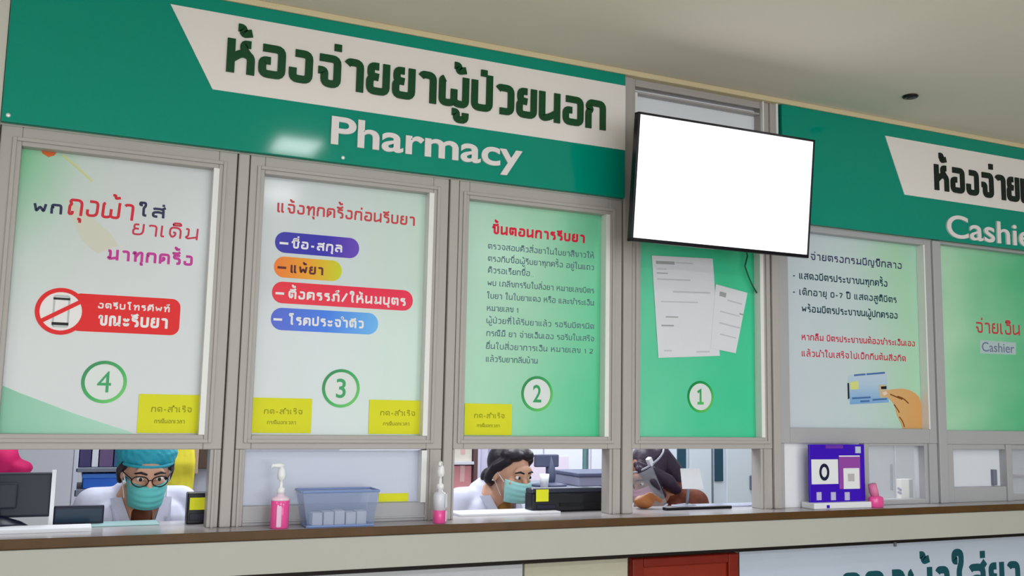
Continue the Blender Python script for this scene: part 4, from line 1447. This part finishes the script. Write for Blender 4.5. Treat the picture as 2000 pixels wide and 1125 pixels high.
# window two: shelving with pink cartons at the left, monitor, printer
y = 1.2
a, b = at(887, 878, y), at(924, 998, y)
rk = thing('medicine_rack', 'tall white rack of pink cartons at the left end of window two', 'rack', (a[0], y, 0))
wr = b[0] - a[0]
box('side_panel', -.04, -.02, 0, .35, 0, 1.6, mat('rack_white', (226, 226, 234), .5), rk, .002)
box('side_panel', wr, wr + .02, 0, .35, 0, 1.6, mat('rack_brown', (110, 82, 84), .5), rk, .002)
zz = [at(900, v, y)[1] for v in (998, 955, 902)]
for z in zz:
    box('shelf', -.02, wr, 0, .35, z - .014, z, mat('rack_white', (226, 226, 234), .5), rk, .001)
box('back_panel', -.02, wr, .33, .35, 0, 1.6, grey_m, rk)
for lab, c, z0, z1 in (('salmon carton on the lower rack shelf left of window two', (222, 110, 100), zz[0], zz[1] - .02), ('dusty pink carton on the middle rack shelf left of window two', (222, 150, 152), zz[1], zz[2] - .02), ('cream carton on the top rack shelf left of window two', (232, 226, 212), zz[2], zz[2] + .12)):
    cb_ = thing('carton', lab, 'carton', (a[0] + wr * .5, y + .12, z0), (0, 0, 0), 'cartons on the medicine rack')
    hw = wr * .5 - .004
    box('box_body', -hw, hw, -.1, .16, 0, z1 - z0, mat(lab.split()[0] + '_card', c, .7, noise=.08, scale=12), cb_, .003)
    box('tape', -.012, .012, -.1012, .16, (z1 - z0) * .3, z1 - z0 + .0006, mat('carton_tape', (236, 190, 186), .4), cb_)
# pale pillar / curtain
a, b = at(932, 880, 1.6), at(968, 880, 1.6)
bm = bmesh.new()
for i in range(4):
    xx = a[0] - .02 + i * .05
    add_box(bm, xx, xx + .046, 1.6 + .012 * (i % 2), 1.64 + .012 * (i % 2), .25, 2.1, .012)
tag(fin('curtain', bm, mat('lavender_curtain', (226, 224, 246), .75), None, True), 'pale lavender curtain hanging left of the dark haired person', 'curtain')
# monitor seen from behind on a bracket
y = 1.3
a, b = at(1047, 888, y), at(1092, 916, y)
dk = thing('desk', 'long grey desk behind the black printer in window two', 'desk', (2.42, y, 0))
zd = at(1080, 950, y)[1]
box('desktop', -.21, .75, -.12, .4, zd - .03, zd, grey_m, dk, .003)
leg_pair(dk, -.17, .7, -.08, .36, zd - .03, grey_m)
mo = thing('monitor', 'slate grey monitor back right of the dark haired person', 'monitor', ((a[0] + b[0]) / 2, y, zd + .0005))
hw = (b[0] - a[0]) / 2
box('casing', -hw, hw, 0, .03, .10, a[1] - zd, mat('slate_plastic', (92, 98, 124), .45, noise=.08), mo, .006)
bm = bmesh.new()
add_tube(bm, [(.02, .02, .0), (.03, .02, .06), (.02, .02, .16)], [.03, .028, .02])
add_lathe(bm, [(.1, 0), (.1, .01), (.04, .02)], 24, (.02, .02, 0), 1, .7)
fin('stand', bm, mat('slate_plastic', (92, 98, 124), .45), mo, True)
# grey scanner on the same desk
a, b = at(1122, 923, y), at(1190, 950, y)
sc_ = thing('scanner', 'light grey scanner with dark lid edge right of the slate monitor', 'scanner', (a[0], y, zd))
box('scanner_body', 0, .42, -.05, .25, 0, a[1] - zd - .02, mat('scanner_grey', (150, 150, 172), .45), sc_, .006)
box('lid', -.004, .424, -.055, .255, a[1] - zd - .02, a[1] - zd, mat('slate_plastic', (92, 98, 124), .45), sc_, .005)
cup = thing('cup', 'small white cup beside the slate monitor stand', 'cup', (at(1053, 945, y)[0], y - .06, zd))
bm = bmesh.new()
add_lathe(bm, [(.02, 0), (.026, .07), (.024, .07), (.019, .004)], 20)
fin('vessel', bm, white_pl, cup, True)
# black printer with a yellow note
y = .12
a, b = at(1040, 955, y), at(1187, 995, y)
pr = thing('printer', 'long black printer on the worktop inside window two', 'printer', (a[0], y, LEDGE))
hz = a[1] - LEDGE
wp = 2.0 - a[0]
box('printer_body', 0, wp, 0, .07, 0, hz - .018, black_m, pr, .006)
box('top_cover', .0, wp, .006, .066, hz - .02, hz, mat('dark_grey_gloss', (46, 50, 66), .2), pr, .006)
box('paper_slot', .12, wp - .04, -.003, .002, .02, .034, mat('slot_black', (4, 4, 8), .6), pr)
box('button_panel', .02, .1, -.004, .002, .012, .03, mat('navy_plastic', (14, 18, 44), .35), pr, .002)
a2, b2 = at(1046, 956, y), at(1070, 979, y)
tag(box('yellow_note', a2[0], b2[0], y - .006, y - .0052, b2[1], a2[1], yellow_m), 'small yellow note stuck on the black printer in window two', 'note', 'yellow notes on the windows')
# sheet before the person
x = at(950, 1012, .1)[0]
tag(box('paper_stack', x - .12, x + .3, .07, .2, LEDGE, LEDGE + .008, paper_m, None, .001), 'loose white sheets on the worktop inside window two', 'paper')

# back wall cabinets
y = 2.6
a = at(1120, 880, y)
for k, (x0, x1, z0, z1, lab) in enumerate(((a[0] - .55, a[0] + .08, 0, 2.0, 'tall white cupboard with green edges behind the slate monitor'), (a[0] + .12, a[0] + .9, 0, 2.0, 'tall white cupboard behind the scanner in window two'))):
    c = thing('cupboard', lab, 'cupboard', (x0, y, 0), (0, 0, 0), 'cupboards along the back wall')
    wd_ = x1 - x0
    box('body', 0, wd_, 0, .4, 0, z1, mat('cupboard_white', (232, 234, 246), .45), c, .004)
    box('door', .015, wd_ / 2 - .005, -.016, 0, .06, z1 - .03, mat('cupboard_door', (238, 240, 250), .4), c, .003)
    box('door', wd_ / 2 + .005, wd_ - .015, -.016, 0, .06, z1 - .03, mat('cupboard_door', (238, 240, 250), .4), c, .003)
    box('edge_trim', wd_ - .012, wd_ + .012, -.02, .0, 0, z1, mat('edge_green', (96, 140, 140), .5), c)
    box('paper_notice', wd_ * .3, wd_ * .8, -.018, -.016, 1.0, 1.16, mat('notice_pink', (236, 222, 240), .7), c)

# window one: white steel lockers with dark slots
y = 1.9
e0, e1, e2 = at(1321, 900, y)[0], at(1394, 900, y)[0], at(1520, 900, y)[0]
def locker(x0, x1, lab, handle):
    c = thing('locker', lab, 'locker', (x0, y, 0), (0, 0, 0), 'lockers behind window one')
    wd_ = x1 - x0
    box('body', 0, wd_, .0, .45, 0, 1.9, mat('locker_white', (206, 216, 228), .4), c, .004)
    zs = at(1400, 940, y)[1]
    box('dark_slot', .004, .07, -.008, .002, zs, 1.6, mat('slot_teal', (44, 78, 96), .2), c, .002)
    dr = box('door', .09, wd_ - .01, -.018, 0, .08, 1.86, mat('locker_door', (212, 222, 232), .35), c, .004)
    if handle:
        h_ = at(1468, 941, y)
        box('handle', h_[0] - x0 - .035, h_[0] - x0 + .03, -.035, -.018, h_[1] - .05, h_[1] + .045, mat('handle_grey', (96, 102, 124), .4), dr, .008)
    return c
locker(e0, e1 - .02, 'white steel locker with a dark slot behind the visor person', False)
locker(e1, e2 + .3, 'wide white steel locker with a grey handle at right of window one', True)
# tilted paper on a stand and a clear tray
y = .13
c4 = [at(*q, y) for q in ((1329, 915), (1366, 915), (1375, 955), (1333, 955))]
ps = thing('paper_stand', 'white sheet tilted on a small stand right of the visor person', 'paper stand', (c4[3][0], y, 0))
zb_l = c4[3][1]
bm = bmesh.new()
add_poly(bm, [(q[0] - c4[3][0], q[1]) for q in c4], 0, .002)
fin('sheet', bm, paper_m, ps)
bm = bmesh.new()
add_tube(bm, [(.05, .01, zb_l + .06), (.05, .03, zb_l - .01), (.05, .04, LEDGE + .008)], .006)
add_lathe(bm, [(.045, 0), (.045, .006), (.01, .012)], 20, (.05, .045, LEDGE))
fin('stand', bm, grey_m, ps, True)
bm = bmesh.new()
add_box(bm, 0, .5, 0, .1, 0, .006, .002)
o = fin('clear_sheet', bm, mat('clear_sheet', (206, 210, 236), .15, alpha=.7))
xq = at(1345, 985, .1)
o.location = (xq[0] - .02, .1, LEDGE + .0005)
tag(o, 'clear plastic sheet lying on the worktop in window one', 'sheet')
bm = bmesh.new()
a, b = at(1300, 988, .05), at(1430, 988, .05)
add_box(bm, a[0], b[0], .05, .075, LEDGE, LEDGE + .012, .003)
tag(fin('ruler', bm, black_m), 'thin black bar lying along the hatch sill of window one', 'bar')
bm = bmesh.new()
a, b = at(1240, 975, .14), at(1275, 990, .14)
add_ball(bm, ((a[0] + b[0]) / 2, .14, LEDGE + .028), .045, .04, .028)
add_limb(bm, [(a[0] + .0, .13, LEDGE + .03), (a[0] + .06, .12, LEDGE + .06), (b[0] + .03, .13, LEDGE + .03)], [.01, .01, .01])
bgp = remeshed('purse', bm, .006, mat('brown_leather', (150, 92, 50), .45, noise=.4, scale=14), None, 2)
tag(bgp, 'small brown leather purse at the left end of window one', 'purse')

# cashier hatch: items inside
y = .08
a, b = at(1760, 936, y), at(1783, 968, y)
zsh = at(1770, 967, y)[1]
tb = thing('tissue_box', 'cream tissue box with dark side inside the small cashier hatch', 'box', (a[0], y, LEDGE))
hz = a[1] - LEDGE
box('box_body', 0, b[0] - a[0], 0, .03, 0, max(.05, hz), mat('cream_card', (222, 216, 196), .6), tb, .002)
box('side_label', b[0] - a[0] - .022, b[0] - a[0] + .0008, -.001, .031, 0.0, max(.05, hz) * .98, mat('olive_label', (110, 112, 96), .6), tb)
bm = bmesh.new()
for s, yy in ((-1, .02), (-1, .05)):
    add_tube(bm, [(-.004, .0, .03 + yy * .5), (-.024, -.004, .034 + yy * .6)], .006, 8)
fin('tabs', bm, mat('violet_tab', (90, 70, 120), .5), tb)
y = 2.4
a, b = at(1697, 925, y), at(1850, 925, y)
c = thing('cupboard', 'plain white cupboard seen through the small cashier hatch', 'cupboard', (a[0] - .3, y, 0))
box('body', 0, 2.2, 0, .4, 0, 2.0, mat('cupboard_white', (232, 234, 246), .45), c, .004)
for k in range(4):
    box('door', .02 + k * .545, .545 + k * .545, -.016, 0, .06, 1.96, mat('cupboard_door', (238, 240, 250), .4), c, .003)
    box('handle', .5 + k * .545, .515 + k * .545, -.03, -.016, .9, 1.1, grey_m, c)

# ------------------------------------------------------------------ below the counter
YL = -.02
xa, xb, xc_, xd = [at(v, 1104, YL)[0] for v in (1023, 1226, 1231, 1437)]
tag(box('white_panel', .6, xa - .004, YL, -.0005, .06, .921, mat('panel_white', (206, 208, 214), .5), None, .002), 'off-white panel under the fascia, left of the cream panel', 'panel')
tag(box('cream_panel', xa + .004, xb, YL, -.0005, .06, .921, mat('panel_cream', (196, 192, 172), .5, noise=.04), None, .002), 'cream panel under the fascia beside the red wooden panel', 'panel')
wp_ = thing('wooden_panel', 'red-brown wooden panel under the counter fascia', 'panel', (0, 0, 0))
wood = mat('red_wood', (140, 40, 20), .4, noise=.35, scale=7)
box('board', xc_, xd, YL - .005, -.0005, .06, .921, wood, wp_, .002)
bm = bmesh.new()
for x0, x1, z0, z1 in ((xc_, xc_ + .05, .06, .92), (xd - .05, xd, .06, .92), (xc_ + .05, xd - .05, .885, .92), (xc_ + .05, xd - .05, .06, .12)):
    add_box(bm, x0, x1, YL - .02, YL - .004, z0, z1, .005)
fin('frame', bm, mat('red_wood_frame', (128, 30, 14), .4, noise=.3, scale=9), wp_)
bn = thing('banner', 'white vinyl banner with dark teal Thai letters hung under the counter at right', 'banner', (0, 0, 0))
box('sheet', xd + .01, 5.5, YL - .012, YL - .009, .25, .923, mat('vinyl_white', (194, 204, 220), .4, noise=.05, scale=4), bn, .001)
a = at(1820, 1135, YL - .012)
X0 = at(1590, 1118, YL - .012)[0]
X1 = at(1992, 1112, YL - .012)[0]
# letters whose tops show at the bottom of the view
zt_l = at(1960, 1097, YL - .012)[1]
thai_x('lettering', 'พกถุงผ้าใส่ยา', X0, X1, zt_l - .15, .15, YL - .012, mat('banner_teal', (10, 78, 90), .4), bn, .22, .001, .34)
bm = bmesh.new()
q = at(1747, 1062, YL - .012)
add_box(bm, q[0] - .006, q[0] + .006, YL - .02, YL - .008, q[1] - .012, q[1] + .008, .002)
fin('clip', bm, grey_m, bn)

# ------------------------------------------------------------------ ceiling bits
dx_ = FV + RV * ((1778 - 1000) / F_PX) - UV * ((187 - 562.5) / F_PX)
k = (Z_CEIL - CAM_Z) / dx_.z
cx, cy = dx_.x * k, CAM_Y + dx_.y * k
sp = thing('ceiling_sprinkler', 'small dark round fitting on the ceiling above the Cashier sign', 'sprinkler', (cx, cy, Z_CEIL))
bm = bmesh.new()
add_lathe(bm, [(.03, 0), (.034, -.004), (.03, -.009), (.02, -.011)], 24)
fin('plate', bm, black_m, sp, True)
bm = bmesh.new()
add_lathe(bm, [(.014, -.011), (.014, -.014)], 16)
fin('deflector', bm, dark_m, sp)
